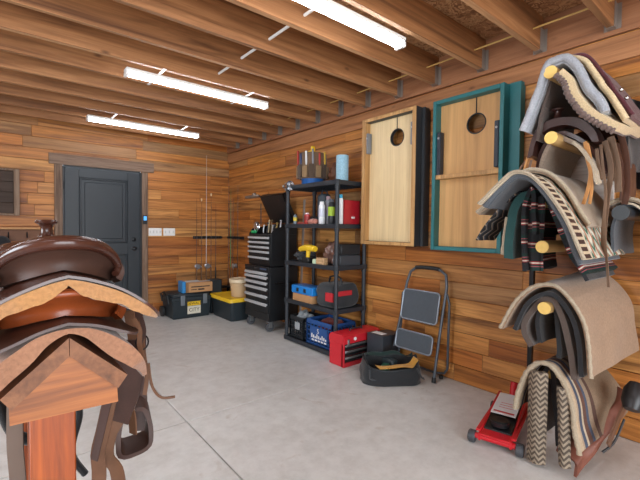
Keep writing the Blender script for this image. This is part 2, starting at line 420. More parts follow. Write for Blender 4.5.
# coat ledge with hooks
t = thing('coat_shelf', 'narrow wooden shelf with black hooks on the wall left of the door', 'coat rack', (0.0, YW - 0.01, 1.08))
obj('shelf_board', B().box(-0.6, 0.55, YW - 0.12, YW - 0.004, 1.225, 1.25, 0.003), wood('ledge_pine', ['#cf9a5e', '#d6a368'], 0, 1, 0.5, 0.3), t)
obj('back_board', B().box(-0.6, 0.55, YW - 0.03, YW - 0.004, 1.08, 1.224, 0.003), wood('ledge_back', ['#7a4d2c', '#80532f'], 0, 1, 0.55, 0.2), t)
hooks = []
for X in (-0.42, -0.16, 0.10, 0.28, 0.46):
    obj('hook', B().tube([(X, YW - 0.03, 1.19), (X, YW - 0.045, 1.13), (X, YW - 0.07, 1.12), (X, YW - 0.085, 1.15), (X, YW - 0.085, 1.17)], 0.006, 8), m_blackm, t)
t = thing('baseball_cap', 'black cap with an orange bill hanging from the coat hook', 'cap', (0.02, YW - 0.12, 1.0))
b = B(); b.sheet(lambda u, v: (0.03 + 0.10 * math.cos(2 * PI * u) * math.cos(v * PI / 2) * 1.0, YW - 0.13 + 0.075 * math.sin(2 * PI * u) * math.cos(v * PI / 2), 1.04 + 0.11 * math.sin(v * PI / 2)), 24, 8, 0.004)
obj('crown', b, fabric('cap_black', '#1c1c20'), t)
b = B(); b.sheet(lambda u, v: (0.10 + 0.085 * v, YW - 0.13 + (u - 0.5) * 0.13 * (1 - 0.4 * v), 1.045 - 0.02 * v - 0.03 * (2 * u - 1) ** 2), 8, 5, 0.004)
obj('bill', b, fabric('cap_orange', '#a05a3a'), t)

# ---------------- fishing rods ----------------
def rod_rack(a0, a1, wall, label):
    if wall == 'back': loc = ((a0 + a1) / 2, YW - 0.004, 1.09)
    else: loc = (XW - 0.004, (a0 + a1) / 2, 1.09)
    t = thing('rod_rack', label, 'fishing rod rack', loc, 'rod holders')
    b = B()
    n = 6 if wall == 'back' else 5
    if wall == 'back': b.box(a0, a1, YW - 0.02, YW - 0.004, 1.09, 1.135, 0.004)
    else: b.box(XW - 0.02, XW - 0.004, a0, a1, 1.09, 1.135, 0.004)
    obj('bar', b, m_black, t)
    for k in range(n):
        c = a0 + (a1 - a0) * (k + 0.5) / n
        b = B()
        U = [(-0.029, 0.0), (-0.029, 0.05), (-0.017, 0.05), (-0.017, 0.012), (0.017, 0.012), (0.017, 0.05), (0.029, 0.05), (0.029, 0.0)]
        if wall == 'back': b.prism(U, lambda u, v, q: (c + u, YW - 0.0205 - v, q), 1.097, 1.128)
        else: b.prism(U, lambda u, v, q: (XW - 0.0205 - v, c + u, q), 1.097, 1.128)
        obj('clip', b, m_black, t)
rod_rack(2.38, 2.86, 'back', 'black rod holder bar on the wall facing the camera beside the switches')
rod_rack(5.50, 5.98, 'right', 'black rod holder bar on the side wall behind the tool chest')
m_cork = plain('cork', '#7a5a40', 0.8); m_line = plain('fishing_reel', '#b9bec4', 0.3, 0.8)
def rod(p, zt, col, label, reel=None, tip=0.0, r=0.0045, handle='cork'):
    """p: x,y of the rod at the rack; leaning straight up"""
    x, y = p; t = thing('fishing_rod', label, 'fishing rod', (x, y, 0.32), 'fishing rods in the corner')
    mt = plain('rod_' + col.strip('#'), col, 0.3)
    obj('blank', B().tube([(x, y, 0.62), (x, y, 1.2), (x + tip, y, zt)], [r, r * 0.8, 0.0018], 8), mt, t)
    b = B(); b.tube([(x, y, 0.32), (x, y, 0.34), (x, y, 0.58), (x, y, 0.63)], [0.011, 0.013, 0.011, 0.007], 10)
    obj('grip', b, m_cork if handle == 'cork' else m_black, t)
    b = B()
    for k in range(4):
        z = 0.95 + (zt - 1.0) * (k + 0.5) / 4 * 0.95
        b.tube([(x + 0.012 * math.cos(a), y - 0.012 + 0.0, z + 0.012 * math.sin(a)) for a in [2 * PI * i / 10 for i in range(10)]], 0.0015, 5, loop=True)
    obj('line_guide', b, m_chrome, t)
    if reel:
        b = B(); b.lathe((x - 0.0, y - 0.05, 0.66), [(0.0, -0.03), (0.036, -0.03), (0.04, -0.02), (0.026, -0.012), (0.026, 0.012), (0.04, 0.02), (0.034, 0.034), (0.0, 0.036)], 16, 'Y' if reel == 'y' else 'X')
        b.box(x - 0.005, x + 0.005, y - 0.03, y - 0.004, 0.60, 0.70, 0.002)
        b.tube([(x + 0.02, y - 0.05, 0.66), (x + 0.06, y - 0.05, 0.66), (x + 0.06, y - 0.07, 0.64)], 0.004, 6)
        obj('reel', b, m_line, t)
    return t
yb = YW - 0.055
def bobber(r, x, y, z):
    obj('tip_cap', B().sphere((x, y, z), 0.012, 1, 1, 2.2, 2), plain('rod_cap', '#e3c9a0', 0.5), r)
r = rod((2.42, yb), 1.72, '#3a2418', 'dark rod nearest the switch plates, silver reel low on it', 'y', 0.0)
r = rod((2.50, yb), 1.70, '#4a2e1c', 'dark rod with a pale tip cap, second from the switch plates'); bobber(r, 2.50, yb, 1.71)
rod((2.58, yb), 2.42, '#c6c8cc', 'tall silver rod reaching nearly to the joists, with a silver reel', 'y', 0.0, 0.005)
r = rod((2.66, yb), 1.78, '#3a2418', 'dark rod with a pale tip cap, right of the tall silver rod'); bobber(r, 2.66, yb, 1.80)
rod((2.74, yb), 1.66, '#2c1c14', 'short dark rod, last on the bar facing the camera', None, 0.0, handle='black')
xb = XW - 0.055
rod((xb, 5.94), 2.2, '#4d3a2c', 'thin brown rod in the very corner of the walls', None)
rod((xb, 5.86), 1.9, '#2f8a4e', 'green rod on the side wall', None, 0, 0.007)
rod((xb, 5.78), 1.75, '#2a2a2c', 'black rod just right of the green rod', 'x')
rod((xb, 5.62), 1.95, '#35302e', 'tall dark rod on the side wall nearest the tool chest', None, 0, 0.005)
# ground rest that the rod butts stand on
t = thing('rod_stand', 'dark low rod stand hidden behind the black tool trunk and the tote', 'stand', (2.62, 5.98, 0.0))
obj('shelf_top', B().box(2.36, 2.985, 5.90, 6.03, 0.29, 0.318, 0.003).box(2.89, 2.985, 5.55, 5.90, 0.29, 0.318, 0.003), m_black, t)
for (x, y) in ((2.38, 5.92), (2.38, 6.01), (2.965, 6.01), (2.965, 5.57), (2.905, 5.57)): obj('leg', B().box(x - 0.012, x + 0.012, y - 0.012, y + 0.012, 0.001, 0.29), m_black, t)

# ---------------- trunk, carton, tote, bucket ----------------
m_trunk = plain('trunk_plastic', '#1f2a30', 0.5, 0, 0.1); m_yel = plain('yellow_plastic', '#e9c02a', 0.4, 0, 0.05)
t = thing('tool_box', 'black wheeled tool trunk with a yellow label on the floor by the back wall', 'toolbox', (2.10, 5.57, 0))
b = B(); X0, X1, Y0, Y1 = 1.83, 2.37, 5.36, 5.78
b.loft([[(X0 + s, Y0 + s, z), (X1 - s, Y0 + s, z), (X1 - s, Y1 - s, z), (X0 + s, Y1 - s, z)] for s, z in ((0.02, 0.004), (0.008, 0.04), (0.0, 0.25))])
obj('body', b, m_trunk, t)
b = B(); b.box(X0 - 0.012, X1 + 0.012, Y0 - 0.012, Y1 + 0.012, 0.252, 0.30, 0.008).box(X0, X1, Y0, Y1, 0.29, 0.345, 0.02); b.box(X0 + 0.05, X1 - 0.05, Y0 + 0.05, Y1 - 0.05, 0.342, 0.353, 0.004)
obj('lid', b, m_trunk, t)
for X in (1.965, 2.285):
    obj('latch', B().box(X - 0.03, X + 0.03, Y0 - 0.024, Y0 - 0.012, 0.19, 0.33, 0.004), plain('latch_grey', '#7f8890', 0.35, 0.5), t)
for X in (X0 + 0.0, ):
    for Y in (Y1 - 0.07,): obj('wheel', B().cyl((X - 0.045, Y, 0.075), (X - 0.012, Y, 0.075), 0.074, n=24), m_black, t)
obj('handle', B().tube([(X0 - 0.03, Y0 + 0.06, 0.22), (X0 - 0.05, Y0 + 0.06, 0.33), (X0 - 0.05, Y0 + 0.2, 0.37), (X0 - 0.05, Y0 + 0.34, 0.33), (X0 - 0.03, Y0 + 0.34, 0.22)], 0.011, 8), m_black, t)
lab = obj('label', B().box(2.035, 2.225, Y0 - 0.0035, Y0 - 0.0005, 0.175, 0.232, 0.0005), m_yel, t)
lab['label'] = 'yellow brand label'
b = B(); text_mesh(b, 'DEWALT', 0.052, frame((2.13, Y0 - 0.0045, 0.203), (1, 0, 0), (0, 0, 1)), 0.0005); obj('lettering', b, plain('ink', '#1b1b1b', 0.6), lab)
lab = obj('sticker', B().box(2.035, 2.225, Y0 - 0.0035, Y0 - 0.0005, 0.06, 0.170, 0.0005), plain('sticker_cream', '#d9d4c2', 0.6), t)
b = B(); text_mesh(b, 'CITY', 0.07, frame((2.13, Y0 - 0.0045, 0.115), (1, 0, 0), (0, 0, 1)), 0.0005); obj('lettering', b, plain('ink', '#1b1b1b', 0.6), lab)
# carton on the trunk
RZ = Matrix.Rotation(math.radians(-3), 4, 'Z')
t = thing('cardboard_box', 'brown cardboard box with blue tape lying on the black tool trunk', 'box', (2.24, 5.56, 0.354))
Mx = Matrix.Translation((2.22, 5.50, 0.354)) @ RZ
b = B(Mx); b.box(-0.19, 0.19, -0.13, 0.13, 0.001, 0.135, 0.003); obj('carton', b, plain('cardboard', '#b78a5e', 0.8, 0, 0.08), t)
b = B(Mx); b.box(-0.245, -0.195, -0.135, 0.06, 0.001, 0.16, 0.006); obj('side_sleeve', b, plain('blue_wrap', '#2f86c4', 0.4), t)
b = B(Mx); b.box(-0.19, 0.191, -0.04, 0.03, 0.1352, 0.1375); b.box(-0.2, 0.05, 0.05, 0.12, 0.1352, 0.142, 0.002); obj('clear_tape', b, plain('clear_tape', '#c9d3d8', 0.2), t)
b = B(Mx); b.box(-0.19, -0.155, -0.1312, -0.1300, 0.002, 0.134); obj('side_band', b, plain('carton_band', '#8a6544', 0.8), t)
b = B(Mx); b.box(-0.12, 0.15, -0.1315, -0.1302, 0.072, 0.086); b.box(-0.12, -0.04, -0.1315, -0.1302, 0.035, 0.045); b.box(-0.02, 0.07, -0.1315, -0.1302, 0.03, 0.05); obj('printing', b, plain('ink', '#1b1b1b', 0.6), t)
# tote turned a few degrees
t = thing('storage_tote', 'black storage tote with a bright yellow lid on the floor beside the tool chest', 'storage box', (2.56, 5.12, 0))
X0, X1, Y0, Y1 = 2.40, 2.86, 4.78, 5.42
def rrect(x0, x1, y0, y1, r, z, n=5):
    out = []
    for (cx, cy, a0) in ((x1 - r, y1 - r, 0), (x0 + r, y1 - r, PI / 2), (x0 + r, y0 + r, PI), (x1 - r, y0 + r, 1.5 * PI)):
        for k in range(n + 1): a = a0 + PI / 2 * k / n; out.append((cx + r * math.cos(a), cy + r * math.sin(a), z))
    return out
b = B(); b.loft([rrect(X0 + s, X1 - s, Y0 + s, Y1 - s, 0.04, z) for s, z in ((0.03, 0.002), (0.02, 0.03), (0.005, 0.262), (-0.008, 0.264), (-0.008, 0.272))])
obj('bin', b, m_trunk, t)
b = B(); b.loft([rrect(X0 + s, X1 - s, Y0 + s, Y1 - s, 0.045, z) for s, z in ((-0.02, 0.265), (-0.02, 0.300), (-0.012, 0.312), (0.02, 0.315), (0.03, 0.308), (0.05, 0.308))])
obj('lid', b, m_yel, t)
t = thing('bucket', 'beige plastic bucket with a lid standing on the yellow tote lid', 'bucket', (2.62, 5.0, 0.309))
m_bk = plain('bucket_plastic', '#c8ab84', 0.5, 0, 0.05)
c0 = (2.64, 4.97, 0.309)
b = B(); b.lathe(c0, [(0.0, 0.001), (0.118, 0.001), (0.122, 0.01), (0.134, 0.15), (0.142, 0.152), (0.142, 0.16), (0.136, 0.163), (0.138, 0.185), (0.146, 0.187), (0.146, 0.197), (0.139, 0.20), (0.14, 0.215), (0.0, 0.216)], 32)
obj('pail', b, m_bk, t)
b = B(); b.lathe(c0, [(0.0, 0.217), (0.146, 0.217), (0.150, 0.205), (0.154, 0.205), (0.154, 0.245), (0.150, 0.25), (0.142, 0.25), (0.138, 0.238), (0.0, 0.238)], 32)
obj('lid', b, plain('bucket_lid', '#dcc9a8', 0.45, 0, 0.04), t)
one('plastic_case', B().box(2.42, 2.60, 5.46, 5.60, 0.002, 0.50, 0.012), m_trunk, 'dark upright plastic case standing behind the tote beside the cardboard box', 'case')

# ---------------- rolling tool chest ----------------
m_ch = plain('chest_black', '#1a1d20', 0.38, 0.1, 0.1); m_alu = plain('drawer_pull_aluminium', '#c6cacd', 0.38, 0.35, 0.04)
CX0, CX1, CY0, CY1 = 2.53, 2.96, 4.03, 4.63
t = thing('rolling_tool_cabinet', 'black rolling cabinet with six long silver drawer pulls, lower half of the tool chest', 'tool cabinet', (2.74, 4.33, 0))
obj('body', B().box(CX0 + 0.012, CX1, CY0, CY1, 0.13, 0.795, 0.004), m_ch, t)
obj('bottom_rail', B().box(CX0, CX0 + 0.0115, CY0 + 0.01, CY1 - 0.01, 0.132, 0.225, 0.003), m_ch, t)
zs = [0.23, 0.36, 0.455, 0.55, 0.63, 0.70]; zs = [(0.23, 0.355), (0.36, 0.45), (0.455, 0.545), (0.55, 0.615), (0.62, 0.685)]
def drawer(z0, z1, par, x=CX0):
    d = obj('drawer', B().box(x, x + 0.0115, CY0 + 0.02, CY1 - 0.02, z0, z1, 0.002), m_ch, par)
    b = B(); b.box(x - 0.022, x - 0.0005, CY0 + 0.03, CY1 - 0.03, z1 - 0.026, z1 - 0.006, 0.004); b.box(x - 0.024, x - 0.019, CY0 + 0.03, CY1 - 0.03, z1 - 0.040, z1 - 0.012, 0.002)
    obj('drawer_pull', b, m_alu, d)
for z0, z1 in zs: drawer(z0, z1, t)
d = drawer(0.69, 0.735, t)
obj('top_panel', B().box(CX0 - 0.004, CX0 + 0.0115, CY0 + 0.005, CY1 - 0.005, 0.737, 0.80, 0.003), m_ch, t)
obj('lock', B().cyl((CX0 - 0.012, 4.36, 0.768), (CX0 - 0.004, 4.36, 0.768), 0.010, n=14), m_chrome, t)
obj('name_badge', B().box(CX0 - 0.007, CX0 - 0.0042, 4.09, 4.24, 0.758, 0.78, 0.001), plain('badge', '#5b6a86', 0.3, 0.5), t)
obj('side_handle', B().tube([(2.62, CY0, 0.60), (2.62, CY0 - 0.05, 0.60), (2.88, CY0 - 0.05, 0.60), (2.88, CY0, 0.60)], 0.012, 10), m_blackm, t)
for (x, y) in ((2.58, 4.09), (2.58, 4.55), (2.90, 4.09), (2.90, 4.55)):
    c = obj('caster', B().box(x - 0.03, x + 0.03, y - 0.03, y + 0.03, 0.118, 0.1295, 0.002).box(x - 0.024, x + 0.024, y - 0.026, y - 0.021, 0.05, 0.118, 0.001).box(x - 0.024, x + 0.024, y + 0.021, y + 0.026, 0.05, 0.118, 0.001), m_steel, t)
    b = B(); b.lathe((x, y, 0.056), [(0.0, -0.02), (0.03, -0.02), (0.034, -0.016), (0.056, -0.015), (0.056, 0.015), (0.034, 0.016), (0.03, 0.02), (0.0, 0.02)], 22, 'Y'); obj('wheel', b, plain('caster_rubber', '#4a4c50', 0.5), c)
t = thing('tool_chest', 'black upper tool chest with a raised lid, resting on the rolling cabinet', 'tool chest', (2.76, 4.33, 0.80))
TX = CX0 + 0.03
b = B(); b.box(TX + 0.012, CX1, CY0 + 0.03, CY1 - 0.03, 0.802, 1.20, 0.003)
for Y in (CY0 + 0.03, CY1 - 0.042): b.prism([(TX + 0.012, 1.20), (CX1, 1.20), (CX1, 1.33), (TX + 0.06, 1.27)], lambda u, v, q: (u, q, v), Y, Y + 0.012)
b.box(CX1 - 0.012, CX1, CY0 + 0.042, CY1 - 0.042, 1.2, 1.33)
obj('body', b, m_ch, t)
for z0, z1 in ((0.83, 0.915), (0.92, 0.99), (0.995, 1.05), (1.055, 1.11), (1.115, 1.17)):
    d = obj('drawer', B().box(TX, TX + 0.0115, CY0 + 0.045, CY1 - 0.045, z0, z1, 0.002), m_ch, t)
    b = B(); b.box(TX - 0.022, TX - 0.0005, CY0 + 0.05, CY1 - 0.05, z1 - 0.030, z1 - 0.004, 0.004); obj('drawer_pull', b, m_alu, d)
b = B(); Ml = Matrix.Translation((CX1 - 0.045, 4.33, 1.345)) @ Matrix.Rotation(math.radians(62), 4, 'Y')
b.M = Ml; b.box(-0.40, 0.0, -0.27, 0.27, 0.0, 0.012, 0.003).box(-0.40, -0.388, -0.27, 0.27, 0.0, 0.06, 0.003)
b.box(-0.40, 0, -0.27, -0.258, 0.0, 0.06, 0.003).box(-0.40, 0, 0.258, 0.27, 0.0, 0.06, 0.003)
obj('lid', b, m_ch, t)
b = B(); b.tube([(CX1 - 0.22, CY1 - 0.05, 1.31), (CX1 - 0.22, CY1 - 0.045, 1.60)], 0.006, 6); obj('gas_strut', b, m_blackm, t)
# loose tools in the open chest and its lid
b = B(); b.lathe((2.64, 4.50, 1.29), [(0.0, -0.02), (0.065, -0.02), (0.07, -0.01), (0.05, 0.0), (0.02, 0.01), (0.0, 0.01)], 20, 'X')
b.sphere((2.63, 4.50, 1.29), 0.05, 0.5, 1, 1, 2, 0.2)
one('work_lamp', b, m_chrome, 'round chrome clamp lamp lying in the open tool chest', 'lamp')
m_grn = plain('green_plastic', '#1f9a5a', 0.4)
one('green_bottle', B().tube([(2.60, 4.57, 1.223), (2.60, 4.49, 1.223), (2.60, 4.46, 1.223)], [0.02, 0.02, 0.008], 12), m_grn, 'small green bottle lying at the front edge of the open tool chest', 'bottle')
cols = ['#c9cdd2', '#d8c7a0', '#3b3e42', '#e0e2e4', '#6c5a3c', '#b89a5a', '#2b2d30', '#caccd0']
labs = ['pale grey tool handle standing in the open chest by the round lamp', 'cream-handled tool sticking up from the open chest', 'dark spanner in the open tool chest', 'white-topped tool standing in the open chest', 'brown-handled tool in the open chest behind the shelf post', 'tan-handled tool leaning in the open chest', 'black tool grip in the open chest', 'silver wrench at the rear of the open chest']
for k in range(8):
    y = 4.42 - 0.045 * k; x = 2.68 + 0.05 * (k % 2); r_ = 0.008 + 0.003 * (k % 2)
    b = B(); b.tube([(x, y, 1.205 + 0.01), (x + 0.004 * (k % 3), y - 0.004, 1.27), (x + 0.01, y - 0.008, 1.31 + 0.03 * ((k * 2) % 3))], [r_, r_ * 1.1, r_ * 0.7], 8)
    b.sphere((x + 0.01, y - 0.008, 1.31 + 0.03 * ((k * 2) % 3)), 0.016, 1, 1, 0.7, 2, 0.3, k)
    one('hand_tool', b, plain('tool_%d' % k, cols[k], 0.35, 0.3), labs[k], 'tool', 'hand tools in the open chest')
Mi = Ml
cl2 = ['#b9bec4', '#8f3a2c', '#d0d3d6', '#7a7d82', '#c2aa7a', '#9aa0a6']
lb2 = ['silver plier clipped inside the raised chest lid, lowest', 'red-handled driver clipped inside the raised chest lid', 'pale wrench clipped near the lid edge', 'grey ratchet clipped inside the raised lid', 'tan-handled chisel clipped inside the raised lid', 'silver snips at the far corner of the raised lid']
for k in range(6):
    b = B(Mi); u = -0.07 - 0.055 * k
    b.box(u - 0.010, u + 0.010, -0.16 + 0.03 * (k % 3), 0.04 + 0.03 * (k % 2), 0.0135, 0.032, 0.004); b.tube([(u, 0.04, 0.022), (u + 0.01, 0.16, 0.024)], [0.006, 0.009], 8)
    one('lid_tool', b, plain('lidtool_%d' % k, cl2[k], 0.35, 0.4), lb2[k], 'tool', 'tools held in the raised chest lid')
one('spray_gun', B().tube([(2.72, 4.60, 1.705), (2.69, 4.72, 1.70), (2.66, 4.86, 1.695)], [0.02, 0.026, 0.018], 10).sphere((2.70, 4.69, 1.73), 0.032, 1, 1, 0.8, 2, 0.3), plain('gun_metal', '#8b7c70', 0.35, 0.6), 'grey metal clamp light gripping the top edge of the raised chest lid', 'clamp lamp')

# ---------------- black plastic shelving unit ----------------
m_sh = plain('shelf_resin', '#262c33', 0.5, 0, 0.12, 30)
SX0, SX1, SY0, SY1 = 2.53, 2.965, 2.82, 3.71
t = thing('shelving_unit', 'tall black plastic five-shelf unit filled with tools against the wall', 'shelving unit', (2.75, 3.26, 0))
SZ = [0.045, 0.47, 0.90, 1.315, 1.745]
for (x, y) in ((SX0 + 0.025, SY0 + 0.025), (SX0 + 0.025, SY1 - 0.025), (SX1 - 0.025, SY0 + 0.025), (SX1 - 0.025, SY1 - 0.025)):
    b = B(); z0 = 0.001
    for k, z in enumerate(SZ):
        top = z - 0.035
        if top > z0 + 0.01: b.cyl((x, y, z0), (x, y, top - 0.001), 0.021, n=14); b.cyl((x, y, top - 0.03 if top - 0.03 > z0 else z0), (x, y, top - 0.001), 0.026, n=14)
        z0 = z + 0.012
    obj('post', b, m_sh, t)
for z in SZ:
    b = B(); ringbox  # rim
    b.box(SX0, SX0 + 0.022, SY0, SY1, z - 0.034, z + 0.010, 0.004).box(SX1 - 0.022, SX1, SY0, SY1, z - 0.034, z + 0.010, 0.004)
    b.box(SX0 + 0.02, SX1 - 0.02, SY0, SY0 + 0.022, z - 0.034, z + 0.010, 0.004).box(SX0 + 0.02, SX1 - 0.02, SY1 - 0.022, SY1, z - 0.034, z + 0.010, 0.004)
    b.box(SX0 + 0.02, SX1 - 0.02, SY0 + 0.02, SY1 - 0.02, z - 0.012, z, 0.001)
    for k in range(7): y = SY0 + 0.1 + k * 0.11; b.box(SX0 + 0.02, SX1 - 0.02, y, y + 0.006, z - 0.030, z - 0.011)
    for (x, y) in ((SX0 + 0.025, SY0 + 0.025), (SX0 + 0.025, SY1 - 0.025), (SX1 - 0.025, SY0 + 0.025), (SX1 - 0.025, SY1 - 0.025)): b.cyl((x, y, z - 0.035), (x, y, z + 0.012), 0.029, n=14)
    obj('shelf', b, m_sh, t)

# ---------------- things on the shelving unit ----------------
def clampz(b, z):
    for v in b.bm.verts: v.co.z = max(v.co.z, z + 0.0005)
def z_(k): return SZ[k] + 0.001 if k else SZ[0] + 0.001
m_canvas = fabric('brown_canvas', '#7d6146', '#5d4634', 120)
# bucket organiser on top
c0 = (2.70, 3.42, SZ[4] + 0.013)
t = thing('tool_bucket', 'blue bucket wrapped in a brown canvas tool organiser on the top shelf', 'tool bucket', c0)
b = B(); b.lathe(c0, [(0.0, 0.0), (0.115, 0.0), (0.12, 0.01), (0.135, 0.30), (0.14, 0.31), (0.13, 0.31), (0.12, 0.03), (0.0, 0.02)], 28); obj('bucket', b, plain('blue_plastic', '#1d5fa8', 0.4), t)
b = B(); b.lathe(c0, [(0.137, 0.06), (0.148, 0.06), (0.160, 0.20), (0.152, 0.33), (0.145, 0.34), (0.138, 0.33), (0.1375, 0.2)], 28, cap=False); obj('organiser', b, m_canvas, t)
for k in range(9):
    a = PI * 0.55 + k * 2 * PI / 14; x, y = c0[0] + 0.163 * math.cos(a), c0[1] + 0.163 * math.sin(a)
    b = B(Matrix.Translation((x, y, c0[2] + 0.14)) @ Matrix.Rotation(a, 4, 'Z')); b.box(-0.012, 0.016, -0.030, 0.030, -0.07, 0.05 + 0.02 * (k % 2), 0.009, seg=2)
    obj('pocket', b, fabric('pocket_canvas_%d' % (k % 2), ('#8c714f', '#4d3c2e')[k % 2], None, 120), t)
cc = ['#c9ccd2', '#2c2f33', '#a8332a', '#23365e', '#d8d9da', '#7c8087', '#a8332a', '#c9a23a']
ll = ['silver spanner in the canvas bucket pocket, far left', 'black marker in the canvas bucket pocket', 'red-handled screwdriver in the canvas bucket pocket', 'dark blue plier grip in the canvas bucket pocket', 'white-handled knife in the canvas bucket pocket', 'grey file in the canvas bucket pocket', 'red plier handle in the canvas bucket, nearest the shelf edge', 'brass rod in the canvas bucket, rightmost pocket']
for k in range(8):
    a = PI * 0.55 + (k + 0.2) * 2 * PI / 14; r_ = 0.146; x, y = c0[0] + r_ * 1.13 * math.cos(a), c0[1] + r_ * 1.13 * math.sin(a); h = c0[2] + 0.20
    b = B(); b.tube([(x, y, h), (x, y, h + 0.05), (x + 0.004, y + 0.01, h + 0.12 + 0.02 * (k % 3))], [0.007, 0.012, 0.010], 8).sphere((x + 0.004, y + 0.01, h + 0.12 + 0.02 * (k % 3)), 0.012, sub=2)
    one('hand_tool', b, plain('pt_%d' % k, cc[k], 0.4, 0.2), ll[k], 'tool', 'hand tools in the bucket organiser')
b = B(); b.box(c0[0] - 0.05, c0[0] + 0.05, c0[1] - 0.02, c0[1] + 0.03, c0[2] + 0.335, c0[2] + 0.375, 0.008).box(c0[0] - 0.02, c0[0] + 0.03, c0[1] - 0.01, c0[1] + 0.02, c0[2] + 0.37, c0[2] + 0.43, 0.008).tube([(c0[0], c0[1], c0[2] + 0.02), (c0[0], c0[1], c0[2] + 0.34)], 0.014, 8)
one('caulk_gun', b, m_yel, 'bright yellow tool sticking out of the top of the canvas bucket', 'tool')
t = thing('paper_towel_roll', 'roll of blue paper towel standing on the top shelf', 'paper roll', (2.74, 2.98, SZ[4] + 0.013))
b = B(); b.lathe((2.74, 2.98, SZ[4] + 0.013), [(0.022, 0.0), (0.062, 0.0), (0.064, 0.005), (0.064, 0.265), (0.062, 0.27), (0.022, 0.27), (0.022, 0.0)], 28, cap=False); obj('paper', b, fabric('blue_paper', '#a9d3e6', '#9cc9df', 80, 0.9, 0.2), t)
b = B(); b.lathe((2.74, 2.98, SZ[4] + 0.013), [(0.0205, 0.0), (0.0205, 0.268), (0.018, 0.268), (0.018, 0.0), (0.0205, 0.0)], 16, cap=False); obj('core', b, plain('cardboard', '#b78a5e', 0.8), t)
b = B(); b.sphere((2.83, 3.17, SZ[4] + 0.12), 0.10, 0.8, 0.8, 1.05, 4, 0.35, 3); clampz(b, SZ[4] + 0.0135); one('leather_pouch', b, leather('pouch_brown', '#6b3f26', 0.6), 'crumpled brown leather pouch on the top shelf between the bucket and blue roll', 'pouch')
t = thing('work_light', 'silver clamp light on the far front corner of the top shelf', 'clamp light', (2.50, 3.66, SZ[4] - 0.05))
b = B(); b.lathe((2.50, 3.66, SZ[4] - 0.0), [(0.015, -0.03), (0.03, -0.03), (0.055, -0.10), (0.052, -0.10), (0.015, -0.04)], 20, 'Y', cap=False); obj('shade', b, m_chrome, t)
obj('clamp', B().box(2.500, 2.528, 3.645, 3.675, SZ[4] - 0.045, SZ[4] + 0.04, 0.004).cyl((2.50, 3.69, SZ[4]), (2.50, 3.63, SZ[4]), 0.018, n=12), m_steel, t)
# shelf 4 (second from top)
zb = SZ[3] + 0.001
def can(x, y, z, r, h, col, label, cat='can', cap=None, band=None, name='spray_can', caps=None):
    t = thing(name, label, cat, (x, y, z))
    b = B(); b.lathe((x, y, z), [(0.0, 0.0), (r * 0.95, 0.0), (r, 0.004), (r, h * 0.82), (r * 0.75, h * 0.88), (0.0, h * 0.88)], 20); obj('can_body', b, plain('can_' + col.strip('#'), col, 0.35), t)
    b = B(); b.lathe((x, y, z), [(0.0, h * 0.881), (r * 0.72, h * 0.881), (r * 0.68, h), (0.0, h)], 16); obj('cap', b, plain('cap_' + (cap or '#d8d8d8').strip('#'), cap or '#d8d8d8', 0.4), t)
    if band:
        b = B(); b.lathe((x, y, z), [(r, h * 0.35), (r + 0.0012, h * 0.35), (r + 0.0012, h * 0.7), (r, h * 0.7)], 20, cap=False); obj('band', b, plain('band_' + band.strip('#'), band, 0.5), t)
    return t
can(2.60, 3.60, zb, 0.022, 0.12, '#6d7f8c', 'small grey-blue bottle at the far end of the second shelf', 'bottle', '#33404a', '#d8c03a', 'spray_bottle')
can(2.60, 3.38, zb, 0.032, 0.13, '#b43a34', 'small red bottle with a pale cap on the second shelf', 'bottle', '#dcc9cf', '#8f2a28', 'glue_bottle')
b = B(); b.lathe((2.72, 3.24, zb), [(0.0, 0), (0.068, 0), (0.072, 0.01), (0.070, 0.30), (0.06, 0.325), (0.03, 0.335), (0.0, 0.335)], 24); b.tube([(2.72 - 0.05, 3.24, zb + 0.3), (2.70, 3.24, zb + 0.37), (2.76, 3.24, zb + 0.36), (2.77, 3.24, zb + 0.31)], 0.008, 8)
one('water_jug', b, plain('slate_plastic', '#39434c', 0.5), 'tall dark slate cylinder jug standing mid second shelf', 'jug')
can(2.60, 3.13, zb, 0.034, 0.24, '#dfe2e6', 'white spray can on the second shelf', 'spray can', '#e8e8ea', '#c5c9d8')
can(2.68, 3.12, zb, 0.034, 0.30, '#8b8f98', 'tall grey and pink spray can behind the white can', 'spray can', '#b59aa2', '#93889a')
can(2.62, 3.00, zb, 0.036, 0.26, '#2a3034', 'dark spray can with a lime green label on the second shelf', 'spray can', '#565d64', '#a8cc3c')
can(2.618, 2.862, zb, 0.024, 0.30, '#e4e6e8', 'tall white tube with a bright blue cap beside the red case', 'tube', '#22a4cc', None, 'sealant_tube')
t = thing('tool_case', 'flat red case with a white emblem standing on the second shelf', 'case', (2.74, 2.82, zb))
obj('case_body', B().box(2.655, 2.875, 2.846, 2.90, zb, zb + 0.25, 0.012, seg=2), plain('case_red', '#a81c28', 0.4), t)
b = B(); b.cyl((2.76, 2.8455, zb + 0.075), (2.76, 2.8435, zb + 0.075), 0.012, n=12).cyl((2.785, 2.8455, zb + 0.075), (2.785, 2.8435, zb + 0.075), 0.012, n=12); obj('emblem', b, plain('paint_white', '#e6e6e6', 0.5), t)
b = B(); b.sphere((2.605, 3.27, zb + 0.032), 0.055, 0.9, 1.3, 0.6, 3, 0.5, 8); clampz(b, zb); one('work_glove', b, fabric('pink_cloth', '#d08a78', '#b87464'), 'crumpled pinkish work glove at the front of the second shelf', 'glove')
b = B(); b.box(2.60, 2.64, 3.44, 3.57, zb, zb + 0.03, 0.006); one('small_box', b, plain('small_red', '#a1473e', 0.5), 'low dull red box on the second shelf beside the red bottle', 'box')
b = B(); b.box(2.80, 2.90, 3.45, 3.60, zb, zb + 0.10, 0.006); one('parts_box', b, m_black, 'small black box at the back of the second shelf', 'box')
